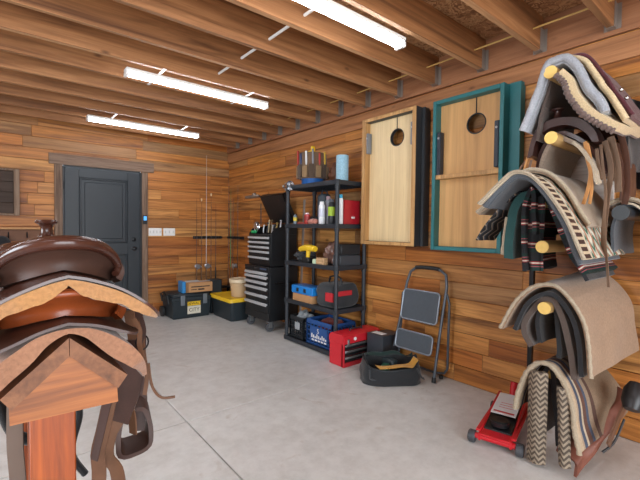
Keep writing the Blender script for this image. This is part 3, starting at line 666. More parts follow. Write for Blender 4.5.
# leaning grey level behind the shelf front
b = B(); b.M = Matrix.Translation((2.78, 3.73, 0.0)); b.tube([(0.0, 0.012, 0.02), (0.06, 0.020, 1.62)], 0.022, 4, flat=0.35); one('spirit_level', b, m_steel, 'long grey metal straightedge leaning upright between shelf unit and tool chest', 'straightedge')
# middle shelf
zb = SZ[2] + 0.001
t = thing('cordless_drill', 'yellow and black cordless drill lying on the middle shelf', 'drill', (2.66, 3.42, zb))
Md = Matrix.Translation((2.60, 3.36, zb + 0.165))
b = B(Md); b.tube([(0, 0.14, -0.02), (0, 0.05, 0), (0, -0.06, 0.0), (0, -0.13, -0.005)], [0.028, 0.036, 0.036, 0.030], 12); b.tube([(0, -0.01, -0.02), (0, 0.0, -0.10)], [0.026, 0.023], 10); obj('drill_body', b, m_yel, t)
b = B(Md); b.tube([(0, 0.141, -0.02), (0, 0.19, -0.035)], [0.022, 0.014], 12); obj('chuck', b, m_black, t)
b = B(Md); b.box(-0.04, 0.04, -0.06, 0.07, -0.163, -0.101, 0.01); obj('battery', b, m_black, t)
b = B(); b.sphere((2.70, 3.53, zb + 0.065), 0.10, 1.0, 1.3, 0.62, 4, 0.5, 5); clampz(b, zb); one('tool_pouch', b, fabric('dark_pouch', '#23282d', '#363c42'), 'dark crumpled tool pouch under the yellow drill', 'pouch')
b = B(); b.box(2.56, 2.62, 3.05, 3.17, zb, zb + 0.075, 0.003); one('wood_block', b, wood('pine_block', ['#d8b184', '#dcb88c'], 1, 2, 0.6, 0), 'pale wooden block at the front of the middle shelf', 'wood block')
b = B(); b.cyl((2.575, 3.205, zb), (2.575, 3.205, zb + 0.055), 0.028, n=16); one('small_jar', b, plain('jar_pale_green', '#b9cfae', 0.4), 'small pale green jar beside the wooden block', 'jar')
b = B(); b.box(2.62, 2.905, 2.86, 2.98, zb, zb + 0.11, 0.008); one('organizer_case', b, plain('grey_tray', '#3e444b', 0.5), 'dark grey flat parts case, lower of two on the middle shelf', 'case')
b = B(); b.box(2.63, 2.90, 2.86, 2.975, zb + 0.111, zb + 0.22, 0.008); one('organizer_case', b, plain('black_tray', '#22262a', 0.5), 'blackish parts case stacked on top of the grey one on the middle shelf', 'case')
b = B(); b.sphere((2.76, 3.12, zb + 0.12), 0.12, 0.9, 0.85, 1.0, 4, 0.4, 9); clampz(b, zb); one('plastic_bag', b, plain('clear_brown_plastic', '#7d5e54', 0.25), 'crumpled brown plastic bag in the middle shelf behind the wooden block', 'bag')
# fourth shelf
zb = SZ[1] + 0.001
one('cardboard_box', B().box(2.56, 2.72, 3.24, 3.58, zb, zb + 0.085, 0.004), plain('cardboard', '#b78a5e', 0.8), 'flat cardboard box under the blue tool case on the lower shelf', 'box')
t = thing('drill_bit_case', 'bright blue case lying on a flat cardboard box on the lower shelf', 'case', (2.64, 3.42, zb + 0.086))
obj('case_body', B().box(2.555, 2.74, 3.22, 3.60, zb + 0.086, zb + 0.175, 0.02, seg=3), plain('bright_blue', '#1c7fd0', 0.35), t)
obj('clasp', B().box(2.548, 2.5548, 3.33, 3.37, zb + 0.11, zb + 0.15, 0.002).box(2.548, 2.5548, 3.46, 3.50, zb + 0.11, zb + 0.15, 0.002), m_black, t)
def loaf(b, x0, x1, y0, y1, z0, z1, bulge=0.1, seed=0, n=28, m=14, power=0.35):
    """soft rounded bag body"""
    cx, cy = (x0 + x1) / 2, (y0 + y1) / 2; rings = []
    for j in range(m + 1):
        v = j / m; z = z0 + (z1 - z0) * v; s = (1 - (abs(2 * v - 1)) ** 5 * 0.25)
        ring = []
        for i in range(n):
            a = 2 * PI * i / n; c, q = math.cos(a), math.sin(a)
            px = math.copysign(abs(c) ** power, c); py = math.copysign(abs(q) ** power, q)
            k = 1 + bulge * noise.noise(Vector((px * 2 + seed, py * 2, v * 3)))
            ring.append((cx + px * (x1 - x0) / 2 * s * k, cy + py * (y1 - y0) / 2 * s * k, z + 0.012 * noise.noise(Vector((px * 3, py * 3 + seed, 1))) * (1 if j > 0 else 0)))
        rings.append(ring)
    b.loft(rings); return b
m_bag = fabric('black_nylon', '#23272b', '#343a40', 200)
t = thing('duffel_bag', 'black soft tool bag with a red panel on the lower shelf', 'bag', (2.76, 3.00, zb))
obj('bag_body', loaf(B(), 2.57, 2.93, 2.88, 3.20, zb, zb + 0.24, 0.12, 2), m_bag, t)
obj('red_panel', B().box(2.562, 2.60, 2.905, 3.02, zb + 0.07, zb + 0.16, 0.01, seg=2).box(2.60, 2.80, 2.868, 2.885, zb + 0.13, zb + 0.18, 0.005), plain('strap_red', '#c22a34', 0.6), t)
obj('handle', B().tube([(2.70, 3.12, zb + 0.23), (2.70, 3.10, zb + 0.30), (2.70, 3.00, zb + 0.33), (2.70, 2.93, zb + 0.29), (2.70, 2.92, zb + 0.22)], 0.011, 8), m_black, t)
# bottom shelf: black crate, blue milk crate
zb = SZ[0] + 0.001
def crate(x0, x1, y0, y1, z0, z1, mat, label, name, inner):
    t = thing(name, label, 'crate', ((x0 + x1) / 2, (y0 + y1) / 2, z0))
    b = B(); th = 0.012
    b.box(x0, x1, y0, y1, z0, z0 + th)
    for (za, zb_) in ((z0, z0 + 0.03), (z1 - 0.045, z1)):
        b.box(x0, x0 + th, y0, y1, za, zb_, 0.002).box(x1 - th, x1, y0, y1, za, zb_, 0.002).box(x0, x1, y0, y0 + th, za, zb_, 0.002).box(x0, x1, y1 - th, y1, za, zb_, 0.002)
    n = 7
    for k in range(n + 1):
        for X in (x0, x1 - th): y = y0 + (y1 - y0 - th) * k / n; b.box(X, X + th, y, y + th * (1.4 if k in (0, n) else 0.7), z0, z1 - 0.02)
        for Y in (y0, y1 - th): x = x0 + (x1 - x0 - th) * k / n; b.box(x, x + th * (1.4 if k in (0, n) else 0.7), Y, Y + th, z0, z1 - 0.02)
    for k in range(1, 5):
        z = z0 + (z1 - z0) * k / 5.5
        b.box(x0 + 0.002, x0 + th - 0.002, y0, y1, z, z + 0.008).box(x1 - th + 0.002, x1 - 0.002, y0, y1, z, z + 0.008).box(x0, x1, y0 + 0.002, y0 + th - 0.002, z, z + 0.008).box(x0, x1, y1 - th + 0.002, y1 - 0.002, z, z + 0.008)
    obj('crate_body', b, mat, t, weld=False)
    return t
m_bcr = plain('crate_blue', '#26518f', 0.45)
t = crate(2.56, 2.88, 2.90, 3.32, zb, zb + 0.27, m_bcr, 'blue plastic milk crate with white printing on the bottom shelf', 'milk_crate', 0)
obj('print_panel', B().box(2.5565, 2.5595, 2.97, 3.25, zb + 0.05, zb + 0.20, 0.001), m_bcr, t)
b = B(); text_mesh(b, 'S', 0.07, frame((2.5555, 3.12, zb + 0.16), (0, -1, 0), (0, 0, 1)), 0.0004)
for k in range(9): b.box(2.5545, 2.556, 2.985 + 0.028 * k, 3.003 + 0.028 * k, zb + 0.085, zb + 0.105 + 0.012 * (k % 3))
for k in range(5): b.box(2.5545, 2.556, 2.985 + 0.05 * k, 3.02 + 0.05 * k, zb + 0.056, zb + 0.072)
obj('printing', b, plain('paint_white', '#e6e6e6', 0.5), t)
b = B(); b.sphere((2.72, 3.10, zb + 0.16), 0.13, 0.9, 1.3, 0.9, 4, 0.35, 4); one('red_rag', b, fabric('red_rag', '#8a2f28', '#6d2620'), 'dark red cloth heaped in the blue milk crate', 'cloth')
t = crate(2.56, 2.86, 3.37, 3.63, zb, zb + 0.25, plain('crate_black', '#22272b', 0.45), 'black plastic crate of gear on the bottom shelf', 'black_crate', 0)
obj('tag', B().box(2.5565, 2.5595, 3.44, 3.53, zb + 0.11, zb + 0.19, 0.001), plain('tag_grey', '#9aa0a4', 0.5), t)
b = B(); b.sphere((2.68, 3.50, zb + 0.19), 0.11, 0.9, 0.9, 0.95, 4, 0.4, 6); one('plastic_jug', b, plain('jug_grey', '#8f979c', 0.3), 'greyish crumpled plastic bundle rising out of the black crate', 'bundle')

# ---------------- cornhole boards on the wall ----------------
def disc_hole_panel(b, X, th, y0, y1, z0, z1, cy, cz, r, n=40):
    outer, inner = [], []
    for k in range(n):
        a = 2 * PI * k / n; c, q = math.cos(a), math.sin(a)
        tt = min(((y1 - cy) / c if c > 1e-6 else (y0 - cy) / c if c < -1e-6 else 1e9), ((z1 - cz) / q if q > 1e-6 else (z0 - cz) / q if q < -1e-6 else 1e9))
        outer.append((cy + c * tt, cz + q * tt)); inner.append((cy + c * r, cz + q * r))
    # snap corners
    for (yy, zz) in ((y0, z0), (y0, z1), (y1, z0), (y1, z1)):
        k = min(range(n), key=lambda i: (outer[i][0] - yy) ** 2 + (outer[i][1] - zz) ** 2); outer[k] = (yy, zz)
    b.loft([[(X, u, v) for u, v in outer], [(X, u, v) for u, v in inner], [(X + th, u, v) for u, v in inner], [(X + th, u, v) for u, v in outer]], loop=True)
m_ply = wood('birch_ply', ['#f2ddb2', '#eed6a6'], 2, 0.8, 0.45, 0.06, 0.05, 0.15)
m_fir = wood('fir_ply', ['#e6bb82', '#e2b478'], 2, 0.35, 0.5, 0.1, 0.08, 0.30)
m_teal = plain('teal_paint', '#2c7479', 0.45, 0, 0.08); m_dk = plain('charcoal_paint', '#32363a', 0.5, 0, 0.15); m_leg = plain('navy_leg', '#29323e', 0.45)
m_pine = wood('frame_pine', ['#dcb47c', '#d6aa70'], 2, 1, 0.5, 0.2)
def cornhole(y0, y1, z0, z1, X, hy, hz, m_side, m_face, m_panel, legs, label, brace=None, back='behind'):
    t = thing('cornhole_board', label, 'cornhole board', (X + 0.045, (y0 + y1) / 2, z0), 'cornhole boards hung on the wall')
    W = 0.032; D = 0.085
    def fr(mat, xa, xb, nm):
        obj('side_rail', B().box(xa, xb, y0, y0 + W, z0, z1, 0.003), mat, t)
        obj('side_rail', B().box(xa, xb, y1 - W, y1, z0, z1, 0.003), mat, t)
        obj('end_rail', B().box(xa, xb, y0 + W + 0.0005, y1 - W - 0.0005, z0, z0 + W, 0.003), mat, t)
        obj('end_rail', B().box(xa, xb, y0 + W + 0.0005, y1 - W - 0.0005, z1 - W, z1, 0.003), mat, t)
    if m_face: # raw wood front edge, painted outside
        fr(m_face, X, X + 0.004, 'edge'); fr(m_side, X + 0.0045, X + D, 'rail')
        obj('inner_liner', B().box(X + 0.001, X + D - 0.014, y1 - W - 0.012, y1 - W - 0.001, z0 + W, z1 - W).box(X + 0.001, X + D - 0.014, y0 + W + 0.001, y0 + W + 0.01, z0 + W, z1 - W), m_pine, t)
    else: fr(m_side, X, X + D, 'rail')
    b = B(); disc_hole_panel(b, X + D - 0.013, 0.012, y0 + W + 0.001, y1 - W - 0.001, z0 + W + 0.001, z1 - W - 0.001, hy, hz, 0.074)
    obj('panel', b, m_panel, t, smooth=False)
    b = B(); b.lathe((X + D - 0.0145, hy, hz), [(0.0745, 0.0), (0.082, 0.0), (0.082, -0.001), (0.0735, -0.001), (0.0735, 0.014), (0.0745, 0.014), (0.0745, 0.0)], 40, 'X', cap=False); obj('hole_rim', b, m_black, t)
    obj('hanging_strap', B().box(X + D - 0.018, X + D - 0.0155, hy - 0.004, hy + 0.004, hz + 0.076, z1 - W), m_black, t)
    for (ly0, ly1, lz0, lz1) in legs:
        l = obj('leg', B().box(X + 0.012, X + D - 0.020, ly0, ly1, lz0, lz1, 0.004), m_leg if m_side is m_teal else plain('leg_grey', '#7d8186', 0.5), t)
        obj('bolt', B().cyl((X + 0.006, (ly0 + ly1) / 2, lz1 - 0.05), (X + 0.0115, (ly0 + ly1) / 2, lz1 - 0.05), 0.009, n=10), m_steel, l)
    if brace: obj('cross_brace', B().box(X + 0.006, X + D - 0.015, y0 + W + 0.001, y1 - W - 0.001, brace, brace + 0.035, 0.002), m_pine, t)
    return t
def second_board(y0, y1, z0, z1, X, mat, label):
    t = thing('cornhole_board', label, 'cornhole board', (X + 0.04, (y0 + y1) / 2, z0), 'cornhole boards hung on the wall')
    b = B(); ringish = 0.032
    b.box(X + 0.013, X + 0.085, y0, y0 + ringish, z0, z1, 0.003).box(X + 0.013, X + 0.085, y1 - ringish, y1, z0, z1, 0.003).box(X + 0.013, X + 0.085, y0 + 0.03, y1 - 0.03, z0, z0 + ringish, 0.003).box(X + 0.013, X + 0.085, y0 + 0.03, y1 - 0.03, z1 - ringish, z1, 0.003)
    obj('frame', b, mat, t)
    b = B(); disc_hole_panel(b, X, 0.012, y0, y1, z0, z1, 2.385, 2.135, 0.074); obj('panel', b, mat, t, smooth=False)
cornhole(2.12, 2.77, 1.13, 2.355, 2.81, 2.385, 2.135, m_dk, m_pine, m_ply, [(2.70, 2.725, 2.02, 2.22), (2.165, 2.19, 2.03, 2.23)], 'cornhole board with pale plywood back and dark grey sides, leftmost on the wall')
second_board(2.095, 2.735, 1.13, 2.355, 2.902, m_dk, 'dark grey cornhole board hanging flat behind the pale plywood one')
cornhole(1.365, 1.965, 1.11, 2.35, 2.83, 1.615, 2.115, m_teal, None, m_fir, [(1.895, 1.93, 1.72, 2.09), (1.405, 1.44, 1.75, 2.09)], 'teal-framed cornhole board with grained plywood back and a cross brace', 1.70)
b = B(); b.box(2.917, 2.988, 1.285, 1.317, 1.11, 2.36, 0.003).box(2.917, 2.988, 1.845, 1.877, 1.11, 2.36, 0.003).box(2.917, 2.988, 1.316, 1.846, 1.11, 1.14, 0.003).box(2.917, 2.988, 1.316, 1.846, 2.33, 2.36, 0.003)
t = thing('cornhole_board', 'teal cornhole board hanging flat behind the grained plywood one', 'cornhole board', (2.95, 1.66, 1.11), 'cornhole boards hung on the wall')
obj('frame', b, m_teal, t)
b = B(); disc_hole_panel(b, 2.9152, 0.0015, 1.287, 1.875, 1.112, 2.358, 1.615, 2.115, 0.074); obj('panel', b, m_teal, t, smooth=False)

# ---------------- step stool leaning on the wall ----------------
m_st = plain('stool_grey', '#5d656e', 0.35, 0.5); m_tread = plain('tread_grey', '#4a525a', 0.7, 0, 0.12, 40)
t = thing('step_stool', 'folded grey metal two-step stool leaning against the wood wall', 'step stool', (2.87, 2.06, 0))
def LP(u, z): # u along y on the leaning plane; x from the lean
    return Vector((2.80 + (2.93 - 2.80) * z / 0.93, u, z))
path = [LP(2.335, 0.20), LP(2.30, 0.45), LP(2.262, 0.80), LP(2.235, 0.895), LP(2.18, 0.935), LP(2.06, 0.945), LP(1.93, 0.935), LP(1.868, 0.895), LP(1.85, 0.80), LP(1.87, 0.45), LP(1.885, 0.03)]
obj('front_frame', B().tube(path, 0.0125, 12), m_st, t)
obj('grip', B().tube([LP(2.18, 0.937), LP(2.12, 0.943), LP(1.99, 0.943), LP(1.94, 0.937)], 0.018, 12), m_black, t)
obj('front_foot', B().cyl(LP(1.885, 0.002), LP(1.885, 0.045), 0.018, n=12), m_black, t)
path = [Vector((2.90, 2.30, 0.70)), Vector((2.93, 2.36, 0.10)), Vector((2.93, 2.33, 0.055)), Vector((2.93, 2.26, 0.04)), Vector((2.93, 1.96, 0.035)), Vector((2.93, 1.87, 0.055)), Vector((2.93, 1.84, 0.10)), Vector((2.915, 1.825, 0.66)), Vector((2.905, 1.845, 0.74))]
obj('rear_frame', B().tube(path, 0.0105, 10), m_st, t)
obj('rear_foot', B().cyl((2.93, 1.90, 0.002), (2.93, 1.90, 0.03), 0.018, n=12), m_black, t)
obj('rear_foot', B().cyl((2.93, 2.28, 0.002), (2.93, 2.28, 0.03), 0.018, n=12), m_black, t)
def tread(z0, z1, u0, u1, wob):
    lean = math.atan2(0.13, 0.93)
    Mt = Matrix.Translation(LP((u0 + u1) / 2, (z0 + z1) / 2) + Vector((-0.024, 0, 0))) @ Matrix.Rotation(lean + wob, 4, 'Y')
    b = B(Mt); h = (z1 - z0) / 2; w = (u1 - u0) / 2
    b.loft([[(x, p[0], p[1]) for p in [(q[0], q[1]) for q in rrect(-w, w, -h, h, 0.03, 0)]] for x in (-0.008, 0.008)])
    s = obj('step', b, m_tread, t)
    b = B(Mt); b.tube([(-0.009, q[0], q[1]) for q in rrect(-w, w, -h, h, 0.03, 0)], 0.007, 8, loop=True); obj('step_rim', b, plain('rim_steel', '#8d959e', 0.35, 0.5), s)
tread(0.475, 0.74, 1.89, 2.265, 0.05); tread(0.215, 0.375, 1.915, 2.295, 0.05)
obj('cross_link', B().tube([LP(2.30, 0.60) + Vector((0.02, 0, 0)), Vector((2.90, 2.31, 0.40))], 0.006, 6), m_st, t)

# ---------------- red toolbox, dark case, tool bag ----------------
m_red = plain('toolbox_red', '#c62430', 0.35, 0, 0.05)
t = thing('red_toolbox', 'red metal toolbox with grey drawer fronts on the floor by the shelves', 'toolbox', (2.64, 2.70, 0))
RX0, RX1, RY0, RY1 = 2.435, 2.91, 2.595, 2.795
b = B(); b.box(RX0, RX1, RY0 + 0.012, RY1, 0.002, 0.215, 0.003).box(RX0, RX0 + 0.012, RY0, RY0 + 0.03, 0.002, 0.215).box(RX1 - 0.012, RX1, RY0, RY0 + 0.03, 0.002, 0.215).box(RX0 + 0.012, RX1 - 0.012, RY0, RY0 + 0.014, 0.002, 0.04); obj('body', b, m_red, t)
b = B(); b.prism([(RY0 - 0.004, 0.216), (RY1 + 0.003, 0.216), (RY1 + 0.003, 0.272), (RY1 - 0.03, 0.30), (RY0 + 0.03, 0.30), (RY0 - 0.004, 0.285)], lambda u, v, q: (q, u, v), RX0 - 0.004, RX1 + 0.004)
ld = obj('lid', b, m_red, t)
obj('carry_handle', B().tube([(2.60, 2.69, 0.301), (2.60, 2.69, 0.318), (2.76, 2.69, 0.318), (2.76, 2.69, 0.301)], 0.008, 8), m_black, ld)
obj('badge', B().cyl((2.575, RY0 - 0.0045, 0.252), (2.575, RY0 - 0.0075, 0.252), 0.017, n=18), plain('paint_white', '#e6e6e6', 0.5), ld)
obj('hasp', B().box(2.475, 2.50, RY0 - 0.014, RY0 - 0.0045, 0.20, 0.258, 0.003), m_steel, ld)
for k, z in enumerate((0.045, 0.102, 0.159)):
    d = obj('drawer', B().box(RX0 + 0.013, RX1 - 0.013, RY0 + 0.001, RY0 + 0.0115, z, z + 0.052, 0.002), m_ch, t)
    obj('drawer_pull', B().box(RX0 + 0.015, RX1 - 0.015, RY0 - 0.010, RY0 + 0.0005, z + 0.030, z + 0.048, 0.004), m_steel, d)
t = thing('router_case', 'dark grey hard case with a white label on top, between red toolbox and stool', 'case', (2.86, 2.44, 0))
obj('case_body', B().box(2.70, 2.82, 2.36, 2.56, 0.002, 0.30, 0.012, seg=2).box(2.82, 2.965, 2.37, 2.55, 0.002, 0.29, 0.012, seg=2), plain('case_slate', '#31373e', 0.45), t)
obj('label', B().box(2.73, 2.80, 2.40, 2.53, 0.3005, 0.302), plain('paint_white', '#e6e6e6', 0.5), t)
t = thing('tool_bag', 'open black canvas tool bag with a yellow strap on the floor before the stool', 'bag', (2.57, 2.2, 0))
b = B()
def bagp(u, v):  # open-topped bag wall
    a = 2 * PI * u; c, q = math.cos(a), math.sin(a)
    px = math.copysign(abs(c) ** 0.55, c); py = math.copysign(abs(q) ** 0.6, q)
    s = 1 + 0.05 * math.sin(PI * v) - 0.10 * v + 0.05 * noise.noise(Vector((px * 2, py * 2, v * 3)))
    z = 0.004 + 0.155 * v + (0.035 * abs(px) ** 3 - 0.015) * v + 0.03 * noise.noise(Vector((px * 1.5 + 4, py * 2, 0))) * v
    M_ = Matrix.Rotation(math.radians(-36), 2)
    w = M_ @ Vector((0.25 * px * s, 0.145 * py * s)); return (2.56 + w.x, 2.15 + w.y, z + 0.02 * py * v)
N_, M2 = 48, 12
rings = [[bagp(i / N_, j / M2) for i in range(N_)] for j in range(M2 + 1)]
inn = []
for j in range(M2, 0, -1):
    inn.append([Vector(bagp(i / N_, j / M2)).lerp(Vector((2.56, 2.15, bagp(i / N_, j / M2)[2])), 0.05) + Vector((0, 0, 0.004 if j < 3 else 0)) for i in range(N_)])
b.loft(rings + inn); obj('bag_body', b, fabric('bag_canvas', '#17191c', '#24272b', 200), t)
b = B(); b.tube([bagp(i / 48, 1.0) for i in range(48)], 0.007, 8, loop=True); obj('rim_piping', b, m_black, t)
def flapf(u, v):
    p = Vector(bagp(0.06 + 0.36 * u, 1.0)); return p + Vector((-0.01 * v, -0.02 * v + 0.03 * v, 0.025 * math.sin(v * 1.7) + 0.0 + 0.012 * math.sin(u * 9 + v * 3)))
b = B(); b.sheet(flapf, 20, 8, 0.005); obj('top_flap', b, fabric('green_lining', '#1d3a35', '#16211f', 200), t)
b = B(); b.sheet(lambda u, v: Vector(bagp(0.70 + 0.28 * u, 1.0)) + Vector((0.0, 0.05 * v, 0.012 + 0.014 * math.sin(u * 7) * (1 - v) + 0.02 * v)), 22, 4, 0.004); obj('trim_flap', b, fabric('yellow_canvas', '#c8933a', '#b9822e', 200), t)
for s in (0.62, 0.88):
    p = Vector(bagp(s, 0.9)); q = Vector(bagp(s + 0.05, 0.1)); r_ = Vector(bagp(s, 0.45)) + Vector((0, -0.025, 0))
    obj('handle', B().tube([p + Vector((0, -0.006, 0)), r_, q + Vector((0.03, -0.015, 0.02))], 0.012, 8, flat=0.4), m_bag, t)
for k, (x, y, c, l) in enumerate(((2.50, 2.16, '#1f5a46', 'dark green tool case lying inside the open black bag'), (2.63, 2.22, '#2b3538', 'grey tool lying inside the open black bag'))):
    one('small_tool', B(Matrix.Translation((x, y, 0.10)) @ Matrix.Rotation(0.5 + k, 4, 'Z')).box(-0.07, 0.07, -0.035, 0.035, -0.07, 0.035 + 0.02 * k, 0.01), plain('bagtool_%d' % k, c, 0.5), l, 'tool')

# ---------------- floor jack ----------------
t = thing('floor_jack', 'red low-profile floor jack with four black wheels beside the blankets', 'floor jack', (2.45, 1.16, 0))
ang = math.atan2(0.14, 0.55); Mj = Matrix.Translation((2.235, 1.08, 0)) @ Matrix.Rotation(ang, 4, 'Z')   # +x runs from the front axle to the rear
m_jr = plain('jack_red', '#c41f2a', 0.3, 0.1, 0.05)
for s in (-1, 1):
    b = B(Mj); poly = [(-0.02, 0.035), (-0.02, 0.075), (0.10, 0.085), (0.30, 0.125), (0.52, 0.15), (0.56, 0.14), (0.56, 0.06), (0.50, 0.04)]
    b.prism(poly, lambda u, v, q: (u, q, v), s * 0.085 - 0.006 + (0.012 * 0), s * 0.085 + 0.006)
    b.box(0.0, 0.54, min(s * 0.085, s * 0.11), max(s * 0.085, s * 0.11), 0.078, 0.09, 0.002, rot=('Y', -0.0))
    obj('side_plate', b, m_jr, t)
obj('front_bar', B(Mj).cyl((0, -0.125, 0.05), (0, 0.125, 0.05), 0.017, n=14), m_jr, t)
obj('front_shroud', B(Mj).box(-0.025, 0.07, -0.08, 0.08, 0.068, 0.078, 0.003), m_jr, t)
for x in (0.0, 0.50):
    for s in (-1, 1):
        b = B(Mj); y = s * (0.130 if x < 0.1 else 0.115); r_ = 0.037
        b.lathe((x, y, r_ + 0.002), [(0.0, -0.02), (0.02, -0.02), (0.024, -0.015), (0.031, -0.020), (0.037, -0.014), (0.037, 0.014), (0.031, 0.020), (0.024, 0.015), (0.02, 0.02), (0, 0.02)], 24, 'Y'); obj('wheel', b, plain('jack_wheel', '#3c3f44', 0.4), t)
b = B(Mj); b.prism([(0.03, 0.04), (0.06, 0.085), (0.20, 0.105), (0.42, 0.125), (0.50, 0.10), (0.45, 0.035)], lambda u, v, q: (u, q, v), -0.075, 0.075); obj('lift_arm', b, m_ch, t)
sd = obj('saddle_pad', B(Mj).cyl((0.12, 0, 0.096), (0.12, 0, 0.125), 0.05, 0.055, n=24), m_black, t)
obj('pad_ring', B(Mj).lathe((0.12, 0, 0.1255), [(0.02, 0), (0.045, 0), (0.045, 0.004), (0.02, 0.004)], 24, cap=False), m_ch, sd)
b = B(Mj); b.box(0.20, 0.48, -0.072, 0.072, -0.003, 0.003, 0.001); 
for v in b.bm.verts:
    l = Mj.inverted() @ v.co; l.z += 0.128 + (l.x - 0.2) * 0.10; v.co = Mj @ l
pl = obj('cover_plate', b, plain('label_white', '#dfe1e3', 0.4), t)
b = B(Mj); b.box(0.215, 0.245, -0.06, 0.06, 0.1335, 0.1345)
for k in range(3): b.box(0.28 + 0.03 * k, 0.285 + 0.03 * k, -0.04, 0.04, 0.1395 + 0.003 * k, 0.1405 + 0.003 * k)
obj('lettering', b, m_jr, pl)
obj('handle_socket', B(Mj).cyl((0.50, 0, 0.09), (0.56, 0, 0.22), 0.024, n=14), m_jr, t)

# ---------------- saddles on the wooden stand (left foreground) ----------------
def crv(pts, n, closed=False):
    """Catmull-Rom resample by arc length"""
    P = [Vector(p if len(p) == 3 else (p[0], p[1], 0)) for p in pts]; out = []
    for i in range(len(P) - 1):
        a, b_, c, d = P[max(i - 1, 0)], P[i], P[i + 1], P[min(i + 2, len(P) - 1)]
        for k in range(12):
            t_ = k / 12; out.append(0.5 * ((2 * b_) + (c - a) * t_ + (2 * a - 5 * b_ + 4 * c - d) * t_ ** 2 + (3 * b_ - a - 3 * c + d) * t_ ** 3))
    out.append(P[-1]); L = [0]
    for i in range(1, len(out)): L.append(L[-1] + (out[i] - out[i - 1]).length)
    res = []; j = 0
    for k in range(n + 1):
        s = L[-1] * k / n
        while j < len(L) - 2 and L[j + 1] < s: j += 1
        f_ = (s - L[j]) / max(L[j + 1] - L[j], 1e-9); res.append(out[j].lerp(out[j + 1], min(f_, 1)))
    return res
def ribbon(b, pts, w, th, wd=None, n=24, tw=None, taper=None):
    """strap: flat band following pts; wd = width direction (or start/end pair)"""
    P = crv(pts, n); rings = []
    for i, p in enumerate(P):
        d = (P[min(i + 1, n)] - P[max(i - 1, 0)]).normalized()
        w0 = Vector(wd[0] if isinstance(wd, list) else wd); w1 = Vector(wd[1] if isinstance(wd, list) else wd); q = w0.lerp(w1, i / n)
        q = (q - d * q.dot(d)).normalized(); nn = d.cross(q)
        ww = w * (taper(i / n) if taper else 1)
        rings.append([p + q * ww / 2 + nn * th / 2, p - q * ww / 2 + nn * th / 2, p - q * ww / 2 - nn * th / 2, p + q * ww / 2 - nn * th / 2])
    b.loft(rings); return b
m_post = wood('orange_stained_post', ['#b05512', '#a85010'], 2, 1.2, 0.5, 0.5, 0.12, 0.55)
m_gab = wood('stand_fir', ['#bb7437', '#b66f34'], 0, 1.0, 0.5, 0.15, 0.12, 0.6)
m_roofb = wood('stand_boards', ['#8a5a38', '#845434'], 1, 1.2, 0.6, 0.2, 0.12, 0.4)
t = thing('saddle_stand', 'orange stained wooden saddle stand with a gabled top under the stacked saddles', 'saddle stand', (0.115, 1.35, 0))
for y in (1.0, 1.62):
    obj('gable_plate', B().prism([(0.117, 1.000), (0.014, 0.909), (0.015, 0.872), (0.215, 0.868), (0.213, 0.902)], lambda u, v, q: (u, q, v), y, y + 0.038), m_gab, t, smooth=False)
    obj('post', B().box(0.049, 0.135, y + 0.0385, y + 0.125, 0.0, 0.90, 0.003), m_post, t)
    obj('foot', B().box(-0.17, 0.048, y + 0.04, y + 0.124, 0.001, 0.087, 0.004), m_post, t)
    obj('foot', B().box(0.136, 0.35, y + 0.04, y + 0.124, 0.001, 0.087, 0.004), m_post, t)
obj('roof_board', B().prism([(0.116, 1.038), (0.0, 0.935), (0.018, 0.908), (0.1165, 0.998)], lambda u, v, q: (u, q, v), 0.985, 1.70), m_roofb, t, smooth=False)
obj('roof_board', B().prism([(0.1175, 1.038), (0.232, 0.932), (0.212, 0.905), (0.1175, 0.998)], lambda u, v, q: (u, q, v), 0.985, 1.70), m_roofb, t, smooth=False)
obj('stretcher_rail', B().box(0.073, 0.111, 1.126, 1.657, 0.30, 0.39, 0.003), m_post, t)
XC = 0.113
def lerp_prof(prof, s):
    s = abs(s)
    for (a, za), (b_, zb_) in zip(prof, prof[1:]):
        if s <= b_: return za + (zb_ - za) * (s - a) / (b_ - a)
    a, b_ = prof[-2], prof[-1]; return b_[1] + (b_[1] - a[1]) / (b_[0] - a[0]) * (s - b_[0])
def smooth_prof(prof): 
    P = crv(prof, 24); return [(p.x, p.y) for p in P]
